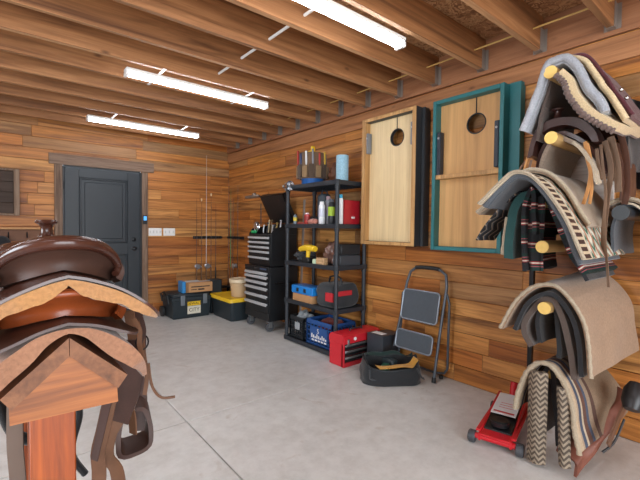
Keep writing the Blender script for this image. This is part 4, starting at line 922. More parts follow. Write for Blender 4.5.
def saddle(nm, m_can, label, top, low, W, y0, y1, cant, m_lea, m_skirt, m_fleece, lift=0.0, horn=True, roll=0.012, can_y=1.0):
    t = thing(nm, label, 'saddle', (XC, (y0 + y1) / 2, low[0][1]), 'saddles stacked on the wooden stand')
    top = smooth_prof(top); low = smooth_prof(low)
    def yv(u, v):  # rounded skirt corners
        s = abs(2 * u - 1); e = 0.10 * max(0, (s - 0.72) / 0.28) ** 2.2
        return (y0 + e) + ((y1 - e) - (y0 + e)) * v
    def up(u, v):
        s = (2 * u - 1) * W; y = yv(u, v); fl = 0.012 * math.sin(PI * v) * abs(2 * u - 1)
        return (XC + s, y, lerp_prof(top, s) + 0.004 * noise.noise(Vector((s * 8, y * 6, 2))) - fl)
    b = B(); b.sheet(up, 56, 28, 0.006); sk = obj('skirt', b, m_skirt, t)
    Wf = low[-1][0]
    def upf(u, v):
        s = (2 * u - 1) * min(Wf, W * 1.05); y = yv(u, v) + 0.003; fl = 0.012 * math.sin(PI * v) * abs(2 * u - 1)
        return (XC + s, y, lerp_prof(top, s) - 0.0075 - fl - 0.002)
    b = B()
    b.sheet(upf, 56, 24, lambda u, v: max(0.006, lerp_prof(top, (2 * u - 1) * Wf) - lerp_prof(low, (2 * u - 1) * Wf) - 0.012) * (0.85 + 0.15 * noise.noise(Vector((u * 20, v * 9, 0)))))
    if horn: obj('fleece_lining', b, m_fleece, t)
    # cantle: leaning plate with a rolled rim
    C = crv([(-x, z) for x, z in reversed(cant[1:])] + [(x, z) for x, z in cant], 48)
    def cf(u, v):
        p = C[min(48, int(round(u * 48)))]; base = lerp_prof(top, p.x * 0.96) + 0.004
        z = base + (p.y - base) * v; k = p.x / cant[-1][0]
        lean = -0.045 * v + 0.10 * k * k + 0.018 * math.sin(PI * v)
        return (XC + p.x * (0.94 + 0.06 * v), can_y + lean + 0.03, z)
    b = B(); b.sheet(cf, 48, 10, 0.016); obj('cantle', b, m_can, t)
    b = B(); b.tube([Vector(cf(i / 48, 1.0)) + Vector((0, 0.004, roll * 0.6)) for i in range(49)], [roll * (0.55 + 0.45 * math.sin(PI * i / 48)) for i in range(49)], 12); rm = obj('cantle_rim', b, m_lea, t)
    # seat
    ztop = cant[0][1]
    def sf(u, v):
        s = (2 * u - 1); w = 0.115 - 0.035 * math.sin(PI * v); y = can_y + 0.055 + 0.09 * s * s * (1 - v) + (y1 - 0.13 - can_y - 0.05) * v
        dish = ztop - 0.012 - (0.075 * math.sin(min(1, v * 1.5) * PI / 2)) + 0.03 * max(0, v - 0.6) / 0.4
        z = dish - 0.07 * s * s * (0.3 + 0.7 * v); return (XC + s * w, y, max(z, lerp_prof(top, s * w) + 0.006))
    b = B(); b.sheet(sf, 20, 16, 0.004); obj('seat', b, m_lea, t)
    # fork with swells
    yf = y1 - 0.10
    if horn: F = crv([(-0.17, 1.115), (-0.165, 1.165), (-0.14, 1.205), (-0.10, 1.228), (-0.05, 1.238), (-0.02, 1.247), (0.02, 1.247), (0.05, 1.240), (0.10, 1.228), (0.14, 1.205), (0.165, 1.165), (0.17, 1.115)], 40)
    else: F = crv([(-0.13, ztop - 0.06), (-0.09, ztop - 0.01), (0, ztop + 0.01), (0.09, ztop - 0.01), (0.13, ztop - 0.06)], 40)
    b = B(); rings = []
    for k in range(9):
        q = -0.05 + 0.1 * k / 8; sc = math.sqrt(max(0.05, 1 - (q / 0.055) ** 2)); 
        ring = [Vector((XC + p.x * (0.9 + 0.1 * sc), yf + q, p.y - 0.02 * (1 - sc))) for p in F]
        ring += [Vector((XC + p.x * 0.86, yf + q, lerp_prof(top, p.x * 0.86) + 0.006)) for p in reversed(F)]
        rings.append(ring)
    b.loft(rings); obj('fork', b, m_lea, t)
    if horn:
        b = B(); b.lathe((0.108, yf, 1.235), [(0.0, 0.0), (0.034, 0.0), (0.022, 0.010), (0.0150, 0.022), (0.0145, 0.038), (0.018, 0.046), (0.026, 0.050), (0.028, 0.055), (0.024, 0.060), (0.0, 0.062)], 24); obj('horn', b, m_lea, t)
    return t
m_fl1 = fabric('golden_fleece', '#bf8a4e', '#a57c5c', 120, 0.9, 0.6)
m_fl2 = fabric('tan_fleece', '#a87a5e', '#91674e', 120, 0.9, 0.6)
m_l1 = leather('chestnut_leather', '#4a2a20', 0.24, '#2a1611', 0.6)
m_l2 = leather('russet_leather', '#8c431f', 0.34, '#5a2a16', 0.5)
m_sk = leather('dark_skirt_leather', '#46302a', 0.45, '#33221d', 0.6)
SA = saddle('western_saddle', leather('cantle_suede', '#4e342a', 0.55, '#35231c', 0.6), 'dark chestnut saddle with horn and golden fleece, uppermost on the stand',
    [(0, 1.177), (0.04, 1.167), (0.10, 1.142), (0.155, 1.105), (0.215, 1.050)], [(0, 1.150), (0.05, 1.114), (0.107, 1.096), (0.15, 1.070), (0.21, 1.038)], 0.215, 0.955, 1.46,
    [(0, 1.234), (0.05, 1.228), (0.085, 1.212), (0.112, 1.188), (0.124, 1.165), (0.116, 1.150)], m_l1, m_l1, m_fl1, horn=True, can_y=1.0, roll=0.016)
SB = saddle('western_saddle', m_l2, 'russet brown saddle with tan fleece, lower of the two on the stand',
    [(0, 1.078), (0.05, 1.067), (0.10, 1.047), (0.159, 1.024), (0.165, 1.02)], [(0, 1.055), (0.03, 1.045), (0.07, 1.02), (0.115, 0.96), (0.165, 0.91)], 0.160, 0.955, 1.44,
    [(0, 1.131), (0.05, 1.124), (0.09, 1.105), (0.122, 1.085), (0.126, 1.07), (0.115, 1.058)], m_l2, m_sk, m_fl2, horn=False, roll=0.008, can_y=0.985)
# lower saddle's hide flap bending down over the boards
b = B()
FB = crv([(-0.176, 0.905), (-0.155, 0.958), (-0.12, 1.008), (-0.06, 1.050), (0, 1.066), (0.06, 1.050), (0.12, 1.008), (0.155, 0.958), (0.176, 0.905)], 48)
b.sheet(lambda u, v: (XC + FB[int(round(u * 48))].x * (1 - 0.05 * (1 - v) * 0), 0.955 + 0.08 * max(0, abs(2 * u - 1) - 0.7) / 0.3 * (1 - v) + 0.49 * v, FB[int(round(u * 48))].y + 0.004 * noise.noise(Vector((u * 9, v * 5, 0)))), 48, 16, lambda u, v: 0.010 + 0.030 * math.sin(PI * min(1, abs(2 * u - 1) * 1.02)) ** 1.3)
obj('saddle_pad', b, m_fl2, SB)
m_strap = leather('strap_leather', '#46302a', 0.5, '#2c1d17', 0.7); m_strap2 = leather('worn_strap_leather', '#6f4d38', 0.5, '#4a3224', 0.7)
# right-hand fenders, stirrup leathers and strings
X_, Y_, Z_ = (1, 0, 0), (0, 1, 0), (0, 0, 1)
wd = Vector((0.8, -0.6, 0))
obj('fender', ribbon(B(), [(0.285, 1.20, 0.955), (0.283, 1.20, 0.87), (0.278, 1.20, 0.80), (0.262, 1.21, 0.722)], 0.075, 0.006, [(0.8, -0.5, 0), (0.7, -0.6, 0.1)], taper=lambda s: 0.75 + 0.35 * math.sin(PI * min(1, s * 1.15))), m_strap, SB)
obj('fender_strap', ribbon(B(), [(0.266, 1.215, 0.735), (0.240, 1.22, 0.69), (0.232, 1.22, 0.63), (0.255, 1.21, 0.585), (0.262, 1.21, 0.50), (0.25, 1.21, 0.40)], 0.040, 0.005, [(0.8, -0.5, 0), (0.6, -0.8, 0.1)]), m_strap2, SB)
obj('fender_strap', ribbon(B(), [(0.235, 1.19, 0.80), (0.218, 1.19, 0.72), (0.205, 1.19, 0.66), (0.208, 1.19, 0.60), (0.200, 1.19, 0.45), (0.21, 1.19, 0.30)], 0.036, 0.005, [(0.8, -0.5, 0), (0.8, -0.4, 0.1)]), m_strap2, SB)
obj('latigo', ribbon(B(), [(0.250, 1.18, 0.87), (0.228, 1.18, 0.80), (0.212, 1.18, 0.73), (0.195, 1.18, 0.65)], 0.022, 0.004, [(0.8, -0.4, 0), (0.5, -0.8, 0)]), m_strap, SB)
sl = obj('stirrup_leather', ribbon(B(), [(0.31, 1.30, 1.02), (0.322, 1.30, 0.93), (0.325, 1.30, 0.84), (0.305, 1.30, 0.76), (0.318, 1.30, 0.69), (0.322, 1.30, 0.63)], 0.030, 0.005, [(0.8, -0.5, 0), (0.4, -0.9, 0.1)]), m_strap2, SA)
obj('stirrup_leather', ribbon(B(), [(0.335, 1.33, 1.03), (0.352, 1.33, 0.92), (0.345, 1.33, 0.80), (0.355, 1.33, 0.72), (0.345, 1.33, 0.62)], 0.034, 0.005, [(0.7, -0.6, 0), (0.9, -0.3, 0)]), m_strap, SA)
b = B(); cx, cy, cz = 0.325, 1.31, 0.655
arc = [(cx - 0.035, cy, cz + 0.06), (cx - 0.045, cy, cz), (cx - 0.04, cy, cz - 0.06), (cx + 0.0, cy, cz - 0.068), (cx + 0.04, cy, cz - 0.055), (cx + 0.047, cy, cz), (cx + 0.03, cy, cz + 0.06), (cx, cy, cz + 0.072)]
ribbon(b, arc, 0.08, 0.014, (0.15, 1, 0.25), 32); obj('stirrup', b, m_strap, SA)
obj('tie_string', B().tube(crv([(0.345, 1.22, 0.87), (0.355, 1.22, 0.80), (0.375, 1.20, 0.766), (0.41, 1.18, 0.765)], 20), 0.0042, 6), m_strap2, SA)
for k, pts in enumerate(([(0.285, 1.10, 1.06), (0.30, 1.10, 1.0), (0.285, 1.10, 0.95), (0.30, 1.10, 0.90)], [(0.30, 1.14, 1.05), (0.305, 1.14, 0.99), (0.31, 1.14, 0.93), (0.318, 1.14, 0.86), (0.312, 1.14, 0.81)], [(0.26, 1.04, 1.05), (0.272, 1.035, 1.02), (0.27, 1.03, 0.985), (0.28, 1.04, 0.95)])):
    obj('tie_string', ribbon(B(), pts, 0.011, 0.003, (0.8, -0.6, 0)), m_strap2 if k else m_strap, SA)
obj('buckle', B().tube([(0.295 + 0.016 * math.cos(a), 1.10, 0.97 + 0.02 * math.sin(a)) for a in [2 * PI * k / 16 for k in range(16)]], 0.0022, 6, loop=True), m_blackm, SA)
# left-hand side, mostly cut off by the frame
obj('fender', ribbon(B(), [(-0.06, 1.22, 0.93), (-0.055, 1.22, 0.80), (-0.05, 1.22, 0.62), (-0.045, 1.22, 0.50)], 0.10, 0.006, (0.9, -0.4, 0)), m_strap, SB)
obj('fender_strap', ribbon(B(), [(0.030, 1.19, 0.88), (0.028, 1.19, 0.75), (0.034, 1.19, 0.62), (0.03, 1.19, 0.50)], 0.034, 0.005, (0.9, -0.4, 0)), plain('worn_grey_leather', '#6a5a50', 0.7), SB)
b = B(); b.tube(crv([(0.22, 1.42, 0.90), (0.215, 1.42, 0.80), (0.195, 1.42, 0.72), (0.16, 1.42, 0.66), (0.09, 1.42, 0.64), (0.03, 1.42, 0.68), (0.0, 1.42, 0.80), (0.0, 1.42, 0.90)], 40), 0.016, 10); obj('cinch', b, fabric('black_neoprene', '#16171a'), SA)
b = B(); b.tube(crv([(0.205, 1.36, 0.86), (0.185, 1.36, 0.76), (0.185, 1.36, 0.70), (0.165, 1.36, 0.60), (0.20, 1.36, 0.52)], 24), 0.010, 8); obj('cinch_strap', b, fabric('black_neoprene2', '#1c1d21'), SB)
t = thing('rope_coil', 'black coiled rope lying on the floor behind the saddle stand post', 'rope', (-0.12, 1.45, 0))

bpy.data.objects.remove(t)

# ---------------- wall rack with saddle blankets (right) ----------------
def puv_sheet(b, fn, nu, nv, th, L=1.0, D=1.0):
    """sheet that also stores (length along profile, distance along the peg) in metres for the weave pattern"""
    n0 = 0; b.sheet(fn, nu, nv, th)
    b.bm.verts.ensure_lookup_table(); lay = b.bm.verts.layers.float_vector.get('weave') or b.bm.verts.layers.float_vector.new('weave')
    b.bm.verts.ensure_lookup_table(); i0 = len(b.bm.verts) - 2 * (nu + 1) * (nv + 1); k = i0
    for i in range(nu + 1):
        for j in range(nv + 1):
            for q in range(2): b.bm.verts[k][lay] = Vector((i / nu * L, j / nv * D, q)); k += 1
    return b
def drape(front, x0, x1, th, back=None, nu=60, nv=30, amp=0.008, seed=0, edge=0.0, sag=0.0, curl=0.0):
    F = crv(front, nu); G = crv(back or front, nu)
    L = sum((F[i + 1] - F[i]).length for i in range(nu)); mid = nu / 2
    def fn(u, v):
        i = min(nu, int(round(u * nu))); p = F[i].lerp(G[i], v); s = abs(2 * u - 1)
        x = x0 + (x1 - x0) * v + edge * s * s * (1 - v)
        w = noise.noise(Vector((u * 5 + seed, v * 3, seed * 1.7))) * amp * (0.3 + s)
        sg = 1 if u > 0.5 else -1
        return (x, p.x - sg * w - sg * curl * s * (1 - v) ** 3, p.y + w * 0.5 - sag * math.sin(PI * v) * s)
    b = B(); puv_sheet(b, fn, nu, nv, th, L, abs(x1 - x0)); return b, fn
def weave(name, kind, rough=0.92):
    t = NT(name); a = t.add('ShaderNodeAttribute', attribute_name='weave'); s = t.sep(a.outputs['Vector']); u, v = s[0], s[1]
    v0 = t.coord(); fz = t.noise(v0, 220, 2); big = t.noise(v0, 8, 4)
    def fract(x): return t.math('FRACT', x)
    def st(x, stops): return t.ramp(x, stops, const=True)
    if kind == 'serape':
        f = fract(t.math('MULTIPLY', u, 1 / 0.105))
        c = st(f, [(0.0, '#1b1e22'), (0.40, '#8c2a2e'), (0.46, '#d9d2c2'), (0.52, '#8c2a2e'), (0.58, '#12302c'), (0.66, '#a8525a'), (0.70, '#12302c'), (0.9, '#1b1e22')])
    elif kind == 'border':
        f = fract(t.math('MULTIPLY', u, 1 / 0.036))
        sq = st(f, [(0.0, '#4a2f26'), (0.6, '#dcc6a4')]); nav = t.mix(st(fract(t.math('MULTIPLY', t.math('ADD', u, t.math('MULTIPLY', t.math('PINGPONG', v, 0.05), 1.4)), 1 / 0.09)), [(0, 0.0), (0.33, 0.5), (0.5, 1.0), (0.75, 0.3)]), '#e2dcc8', '#3d6d58')
        nav = t.mix(st(fract(t.math('MULTIPLY', v, 1 / 0.06)), [(0, 0.0), (0.7, 1.0)]), nav, '#b77a5e')
        band = t.mix(st(v, [(0.0, 0.0), (0.016, 1.0), (0.115, 0.0)]), '#d9c8ae', sq)
        c = t.mix(st(v, [(0.0, 0.0), (0.135, 1.0)]), band, nav)
    elif kind == 'zigzag':
        z = t.math('PINGPONG', v, 0.018); f = fract(t.math('MULTIPLY', t.math('ADD', u, t.math('MULTIPLY', z, 1.3)), 1 / 0.030))
        c = st(f, [(0.0, '#5c5046'), (0.5, '#a39480')])
    elif kind == 'zigbold':
        z = t.math('PINGPONG', u, 0.05); f = fract(t.math('MULTIPLY', t.math('ADD', v, t.math('MULTIPLY', z, 1.2)), 1 / 0.07))
        c = st(f, [(0.0, '#23262b'), (0.45, '#a89684'), (0.6, '#4a4f57'), (0.8, '#23262b')])
    elif kind == 'stripes':
        c = st(t.math('MULTIPLY', v, 2.2), [(0.0, '#c9b397'), (0.09, '#b79f86'), (0.12, '#4e5668'), (0.17, '#c8b59c'), (0.20, '#6a4a3e'), (0.26, '#4e5668'), (0.30, '#9c8670'), (0.36, '#5c4238'), (0.42, '#8d765f')])
    n1 = t.ramp(fz, [(0.3, (0.6, 0.6, 0.6)), (0.7, (1, 1, 1))]); c = t.mix(0.5, c, n1, 'MULTIPLY'); c = t.mix(0.3, c, t.ramp(big, [(0.35, (0.7, 0.7, 0.7)), (0.6, (1, 1, 1))]), 'MULTIPLY')
    t.bump(fz, 0.6, 0.003); return t.done(rough, 0, c)
m_felt = fabric('tan_felt', '#b39d84', '#9c866e', 150, 0.95, 0.7); m_woolw = fabric('white_wool', '#b9ab95', '#a09078', 150, 0.95, 0.8)
m_greyw = fabric('grey_wool', '#8c9099', '#b4b7bc', 150, 0.95, 0.8); m_slate = fabric('slate_wool', '#4a5058', '#575d64', 200)
m_cream = fabric('cream_fleece', '#dcc7a0', '#cdb288', 140, 0.95, 0.7); m_brf = fabric('brown_fringe', '#5d4a44', '#6f5b54', 120, 0.95, 0.8)
m_maroon = fabric('maroon_cloth', '#5c1f2b', '#4a1a24', 200); m_tealb = fabric('teal_canvas', '#1f4f4e', '#18403f', 200); m_blk = fabric('black_felt', '#1d1f23', '#26282c', 200)
m_tanhide = fabric('tan_suede', '#a88c72', '#93775e', 90, 0.9, 0.4); m_taupe = fabric('taupe_felt', '#62554e', '#544842', 200)
m_peg = wood('peg_pine', ['#d9b478', '#d4ae72'], 0, 1.5, 0.5, 0.1); m_pend = plain('peg_end_grain', '#e0bd6a', 0.6, 0, 0.12, 60)
m_rpost = wood('rack_post', ['#5d3f2c', '#57392a'], 2, 1.5, 0.6, 0.2)
PG = [(0.845, 2.115, 2.25), (0.84, 1.775, 2.27), (0.90, 1.445, 2.36), (0.855, 1.195, 2.235), (0.84, 0.868, 2.245), (0.83, 0.50, 2.34)]
t = thing('saddle_rack', 'tall wall post rack with round wooden pegs holding saddle blankets', 'saddle rack', (2.93, 0.85, 0))
obj('post', B().box(2.90, 2.988, 0.80, 0.89, 0.001, 2.30, 0.004), m_rpost, t)
obj('side_board', B().box(2.86, 2.898, 0.70, 0.985, 1.38, 1.80, 0.003), wood('rack_pale_board', ['#dca56c'], 1, 1.3, 0.5, 0.3), t)
for y, z, x in PG:
    p = obj('peg', B().cyl((x + 0.001, y, z), (2.899, y, z), 0.033, n=24), m_peg, t)
    obj('peg_end', B().cyl((x - 0.002, y, z), (x + 0.0008, y, z), 0.0325, n=24), m_pend, p)
obj('steel_upright', B().box(2.84, 2.87, 1.135, 1.165, 0.001, 1.20, 0.002).box(2.84, 2.87, 0.9, 1.165, 1.17, 1.20, 0.002), m_blackm, t)
GR = 'saddle blankets on the wall rack'
def blanket(name, label, front, x0, x1, th, mat, cat='saddle blanket', lining=None, rim=None, rimr=0.012, back=None, scallop=0, rimin=0.0, **kw):
    t = thing(name, label, cat, ((x0 + x1) / 2, sum(p[0] for p in front) / len(front), min(p[1] for p in front)), GR)
    b, fn = drape(front, x0, x1, th, back, **kw); obj('cloth', b, mat, t)
    if lining:
        off = [(p.x, p.y) for p in crv(front, 40)]
        b2, fn2 = drape(front, x0 + 0.008, x1 - 0.01, 0.006, back, **kw)
        for v in b2.bm.verts: pass
        # shift the lining inward along the sheet normal by the cloth thickness
        nu, nv = 60, 30
        def f3(u, v):
            e = 0.01; p = Vector(fn2(u, v)); du = Vector(fn2(min(1, u + 1 / nu), v)) - Vector(fn2(max(0, u - 1 / nu), v)); dv = Vector(fn2(u, min(1, v + 1 / nv))) - Vector(fn2(u, max(0, v - 1 / nv)))
            n = du.cross(dv); n = n.normalized() if n.length > 0 else Vector(); return p - n * (th + 0.001)
        b2.bm.free(); b2 = B(); puv_sheet(b2, f3, nu, nv, 0.008); obj('lining', b2, lining, t)
    if rim:
        n = 90; pts = []
        for i in range(n + 1):
            u = i / n; p = Vector(fn(u, 0.0)); k = min(59, int(u * 60)); q = Vector(fn(min(1, (k + 1) / 60), 0)) - Vector(fn(k / 60, 0)); pp = Vector(fn(k / 60, 0)).lerp(Vector(fn(min(1, (k + 1) / 60), 0)), u * 60 - k)
            qq = Vector((0, q.z, -q.y)).normalized(); pts.append(pp + Vector((-0.004, 0, 0)) + qq * rimin)
        b = B(); b.tube(pts, [rimr * (1 + (scallop * math.sin(i * 1.35)) + 0.12 * noise.noise(Vector((i * 0.7, 0, 0)))) for i in range(n + 1)], 10); obj('rim', b, rim, t)
    return t
# uppermost peg
blanket('saddle_blanket', 'fluffy grey saddle pad folded over the topmost peg', [(0.975, 1.83), (0.945, 1.95), (0.90, 2.08), (0.862, 2.162), (0.83, 2.172), (0.775, 2.168), (0.715, 2.09), (0.655, 1.97), (0.600, 1.855)], 2.27, 2.80, 0.028, m_greyw, rim=m_greyw, rimr=0.020, amp=0.02, seed=1)
blanket('saddle_pad', 'brown scalloped pad with cream lining under the fluffy grey one', [(0.785, 2.115), (0.74, 2.055), (0.71, 1.975), (0.655, 1.89), (0.58, 1.815), (0.535, 1.785)], 2.24, 2.70, 0.040, m_cream, 'saddle pad', lining=m_brf, rim=m_brf, rimr=0.014, scallop=0.22, rimin=-0.042, seed=2, back=[(0.785, 2.115), (0.74, 2.06), (0.68, 2.0), (0.62, 1.92), (0.56, 1.86), (0.53, 1.82)])
blanket('saddle_blanket', 'cream saddle blanket with a yellowish edge between the grey pad and maroon one', [(0.775, 2.185), (0.70, 2.14), (0.64, 2.03), (0.57, 1.90), (0.525, 1.815)], 2.31, 2.82, 0.018, m_cream, rim=m_cream, rimr=0.013, seed=3)
blanket('saddle_blanket', 'maroon saddle blanket with metal studs, high on the rack', [(0.80, 2.205), (0.72, 2.19), (0.65, 2.09), (0.58, 1.96), (0.515, 1.84)], 2.36, 2.84, 0.016, m_maroon, rim=m_maroon, rimr=0.010, seed=4)
for z, y in ((1.975, 0.563), (1.93, 0.541)): one('metal_stud', B().sphere((2.362, y, z), 0.011, sub=2), m_chrome, 'upper shiny stud on the maroon blanket' if z > 1.95 else 'lower shiny stud on the maroon blanket', 'stud', 'studs on the maroon blanket')
blanket('blanket_cover', 'charcoal cover hanging outermost at the right of the top peg', [(0.93, 2.19), (0.84, 2.235), (0.75, 2.215), (0.665, 2.08), (0.60, 1.92), (0.575, 1.74), (0.57, 1.62)], 2.52, 2.88, 0.012, m_blk, 'cover', seed=5, amp=0.02)
blanket('saddle_pad', 'dark brown pad hanging inside the left side of the top peg', [(0.93, 1.78), (0.915, 1.90), (0.89, 2.0), (0.862, 2.12)], 2.30, 2.78, 0.016, m_taupe, 'saddle pad', seed=6)
one('saddle_blanket', drape([(1.01, 1.86), (0.985, 1.96), (0.94, 2.06), (0.90, 2.13)], 2.36, 2.8, 0.014, seed=7)[0], m_cream, 'thin tan blanket showing left of the fluffy grey pad', 'saddle blanket', GR)
# saddle on the second peg
t = thing('western_saddle', 'dark maroon leather saddle with hanging strings on the second peg of the wall rack', 'saddle', (2.55, 0.84, 1.5))
m_l3 = leather('maroon_saddle_leather', '#3c2420', 0.28, '#23140f', 0.6)
b = B(); rings = []
FK = crv([(0.985, 1.70), (0.965, 1.80), (0.93, 1.865), (0.87, 1.895), (0.80, 1.895), (0.73, 1.875), (0.665, 1.81), (0.64, 1.74)], 36)
FI = crv([(0.955, 1.70), (0.94, 1.775), (0.90, 1.82), (0.86, 1.838), (0.80, 1.840), (0.75, 1.82), (0.70, 1.78), (0.67, 1.73)], 36)
for k in range(9):
    q = k / 8; x = 2.33 + 0.12 * q; s = 1 - 0.0
    rd = 0.010 * (1 - math.sin(PI * q))
    rings.append([(x, p.x, p.y - rd) for p in FK] + [(x, p.x, p.y + rd * 0.5) for p in reversed(FI)])
b.loft(rings); obj('fork', b, m_l3, t)
b = B(); b.lathe((2.37, 0.845, 1.885), [(0.0, 0.0), (0.034, 0.0), (0.02, 0.015), (0.016, 0.035), (0.018, 0.045), (0.032, 0.052), (0.034, 0.058), (0.028, 0.064), (0.0, 0.066)], 24); obj('horn', b, m_l3, t)
b, fn = drape([(0.985, 1.56), (0.965, 1.66), (0.93, 1.75), (0.88, 1.805), (0.84, 1.82), (0.79, 1.81), (0.73, 1.765), (0.665, 1.68), (0.63, 1.58)], 2.36, 2.86, 0.020, seed=11, edge=0.08); obj('skirt', b, m_l3, t)
b, fn = drape([(0.965, 1.57), (0.945, 1.655), (0.91, 1.735), (0.87, 1.783), (0.84, 1.812), (0.80, 1.785), (0.745, 1.745), (0.685, 1.665), (0.65, 1.58)], 2.35, 2.84, 0.022, seed=11, edge=0.08); obj('fleece_lining', b, fabric('grey_tan_fleece', '#8f7c6c', '#a2917f', 120), t)
b, _ = drape([(0.74, 1.745), (0.70, 1.70), (0.655, 1.62), (0.625, 1.52)], 2.30, 2.36, 0.014, seed=12); obj('pale_pad_edge', b, m_woolw, t)
b = B(); SF = crv([(-0.14, 0), (-0.09, 0.06), (0, 0.085), (0.09, 0.06), (0.14, 0)], 30)
b.sheet(lambda u, v: (2.80 + 0.05 * v - 0.03 * (2 * u - 1) ** 2, 0.82 + SF[int(round(u * 30))].x * 1.0, 1.80 + SF[int(round(u * 30))].y * (v) + 0.02), 30, 8, 0.015); obj('cantle', b, m_l3, t)
m_lat = plain('latigo_tan', '#c08a52', 0.6, 0, 0.12); m_str = leather('string_brown', '#7d6450', 0.6, '#4a3428')
for k, (pts, w, mt) in enumerate((
    ([(2.33, 0.70, 1.74), (2.33, 0.69, 1.66), (2.33, 0.672, 1.58), (2.33, 0.68, 1.50), (2.33, 0.70, 1.42)], 0.018, m_lat),
    ([(2.33, 0.69, 1.73), (2.325, 0.675, 1.66), (2.325, 0.668, 1.58), (2.33, 0.664, 1.50), (2.33, 0.672, 1.42)], 0.014, m_lat),
    ([(2.34, 0.985, 1.70), (2.33, 1.0, 1.62), (2.33, 0.995, 1.55), (2.33, 1.005, 1.50)], 0.012, m_lat),
    ([(2.35, 1.00, 1.68), (2.33, 1.03, 1.62), (2.33, 1.035, 1.55), (2.33, 1.03, 1.49)], 0.014, m_str),
    ([(2.34, 0.965, 1.68), (2.33, 0.975, 1.60), (2.33, 0.965, 1.53)], 0.014, m_str),
    ([(2.36, 0.64, 1.72), (2.35, 0.625, 1.60), (2.35, 0.610, 1.47), (2.36, 0.615, 1.30), (2.37, 0.60, 1.12), (2.37, 0.59, 1.0)], 0.012, m_str),
    ([(2.38, 0.63, 1.74), (2.38, 0.60, 1.60), (2.38, 0.61, 1.45), (2.38, 0.62, 1.28), (2.38, 0.615, 1.15)], 0.026, m_str),
    ([(2.40, 0.61, 1.76), (2.42, 0.585, 1.62), (2.42, 0.575, 1.48)], 0.034, m_str),
    ([(2.35, 0.655, 1.70), (2.35, 0.645, 1.62), (2.35, 0.63, 1.54)], 0.016, m_str),
    ([(2.44, 0.58, 1.78), (2.47, 0.56, 1.66), (2.47, 0.55, 1.50), (2.47, 0.56, 1.42)], 0.030, leather('fender_brown', '#5a3a2c', 0.45)))):
    obj('latigo_strap', ribbon(B(), pts, w, 0.004, (0.3, 1, 0)), mt, t)
b = B(); b.sheet(lambda u, v: (2.46 + 0.26 * v, 0.60 - 0.035 * math.sin(u * 2.2) + 0.01 * noise.noise(Vector((u * 4, v * 4, 0))), 1.74 - 0.30 * u), 16, 12, 0.008); obj('fender', b, leather('fender_brown2', '#5a3c30', 0.45), t)
# middle: felt, bordered blanket, slate blanket, serapes
blanket('felt_saddle_pad', 'thick tan felt pad with a fuzzy white rim in the middle of the rack', [(1.235, 1.385), (1.13, 1.465), (1.03, 1.555), (0.965, 1.610), (0.90, 1.610), (0.83, 1.575), (0.76, 1.495), (0.69, 1.385), (0.64, 1.315)], 2.262, 2.80, 0.018, m_felt, 'saddle pad', rim=m_woolw, rimr=0.011, seed=21, amp=0.012)
blanket('border_blanket', 'blanket with a band of brown squares on cream beneath the tan felt pad', [(1.125, 1.425), (1.08, 1.465), (1.02, 1.525), (0.955, 1.580), (0.895, 1.580), (0.835, 1.545), (0.765, 1.455), (0.69, 1.325), (0.635, 1.215), (0.605, 1.155)], 2.075, 2.74, 0.012, weave('border_weave', 'border'), rim=m_woolw, rimr=0.008, seed=21, amp=0.012)
blanket('slate_blanket', 'slate grey blanket lining just under the bordered blanket', [(1.105, 1.41), (1.075, 1.445), (1.03, 1.495), (0.955, 1.562), (0.90, 1.562), (0.845, 1.53), (0.785, 1.45), (0.72, 1.33), (0.66, 1.20), (0.625, 1.13)], 2.105, 2.72, 0.018, m_slate, rim=m_slate, rimr=0.012, seed=21, amp=0.012)
blanket('zigzag_blanket', 'black and tan zigzag blanket flap hanging left below the tan felt pad', [(0.99, 1.495), (1.05, 1.455), (1.12, 1.385), (1.19, 1.30), (1.245, 1.215)], 2.27, 2.50, 0.010, weave('zig_bold', 'zigbold'), seed=24)
blanket('teal_saddle_pad', 'deep teal pad with white fleece edge hanging beside the striped blankets', [(1.075, 1.12), (1.065, 1.30), (1.04, 1.43), (0.99, 1.49), (0.94, 1.50)], 2.27, 2.72, 0.05, m_tealb, 'saddle pad', rim=None, seed=25)
one('fleece_edge', drape([(1.10, 1.14), (1.09, 1.25), (1.075, 1.36)], 2.28, 2.62, 0.02, seed=26)[0], m_woolw, 'white fleece strip along the outer side of the teal pad', 'fleece', GR)
m_ser = weave('serape_weave', 'serape')
blanket('striped_blanket', 'dark blanket with red and white stripes hanging left of the middle peg', [(0.955, 1.06), (0.975, 1.25), (0.97, 1.42), (0.935, 1.515), (0.905, 1.49), (0.90, 1.37), (0.895, 1.26)], 2.255, 2.68, 0.022, m_ser, seed=27)
blanket('striped_blanket', 'black and green striped blanket hanging right of the middle peg', [(0.87, 1.48), (0.855, 1.505), (0.825, 1.44), (0.775, 1.30), (0.71, 1.16), (0.65, 1.075)], 2.285, 2.80, 0.03, m_ser, seed=28)
blanket('black_felt_pad', 'black felt pad hanging lowest behind the striped blankets', [(0.99, 1.045), (1.0, 1.20), (0.98, 1.38), (0.93, 1.485), (0.885, 1.485), (0.80, 1.31), (0.72, 1.14), (0.665, 1.03)], 2.33, 2.78, 0.02, m_blk, 'saddle pad', seed=29)
# the serape front: folded cloth face filling between the flaps
b = B(); puv_sheet(b, lambda u, v: (2.28 + 0.012 * math.sin(v * 9) + 0.006 * math.sin(u * 7), 0.962 - 0.085 * v, 1.47 - 0.41 * u), 40, 10, 0.012, 0.41, 0.08)
one('striped_blanket', b, m_ser, 'folded end of the striped blanket facing the room, beside the round peg end', 'saddle blanket', GR)
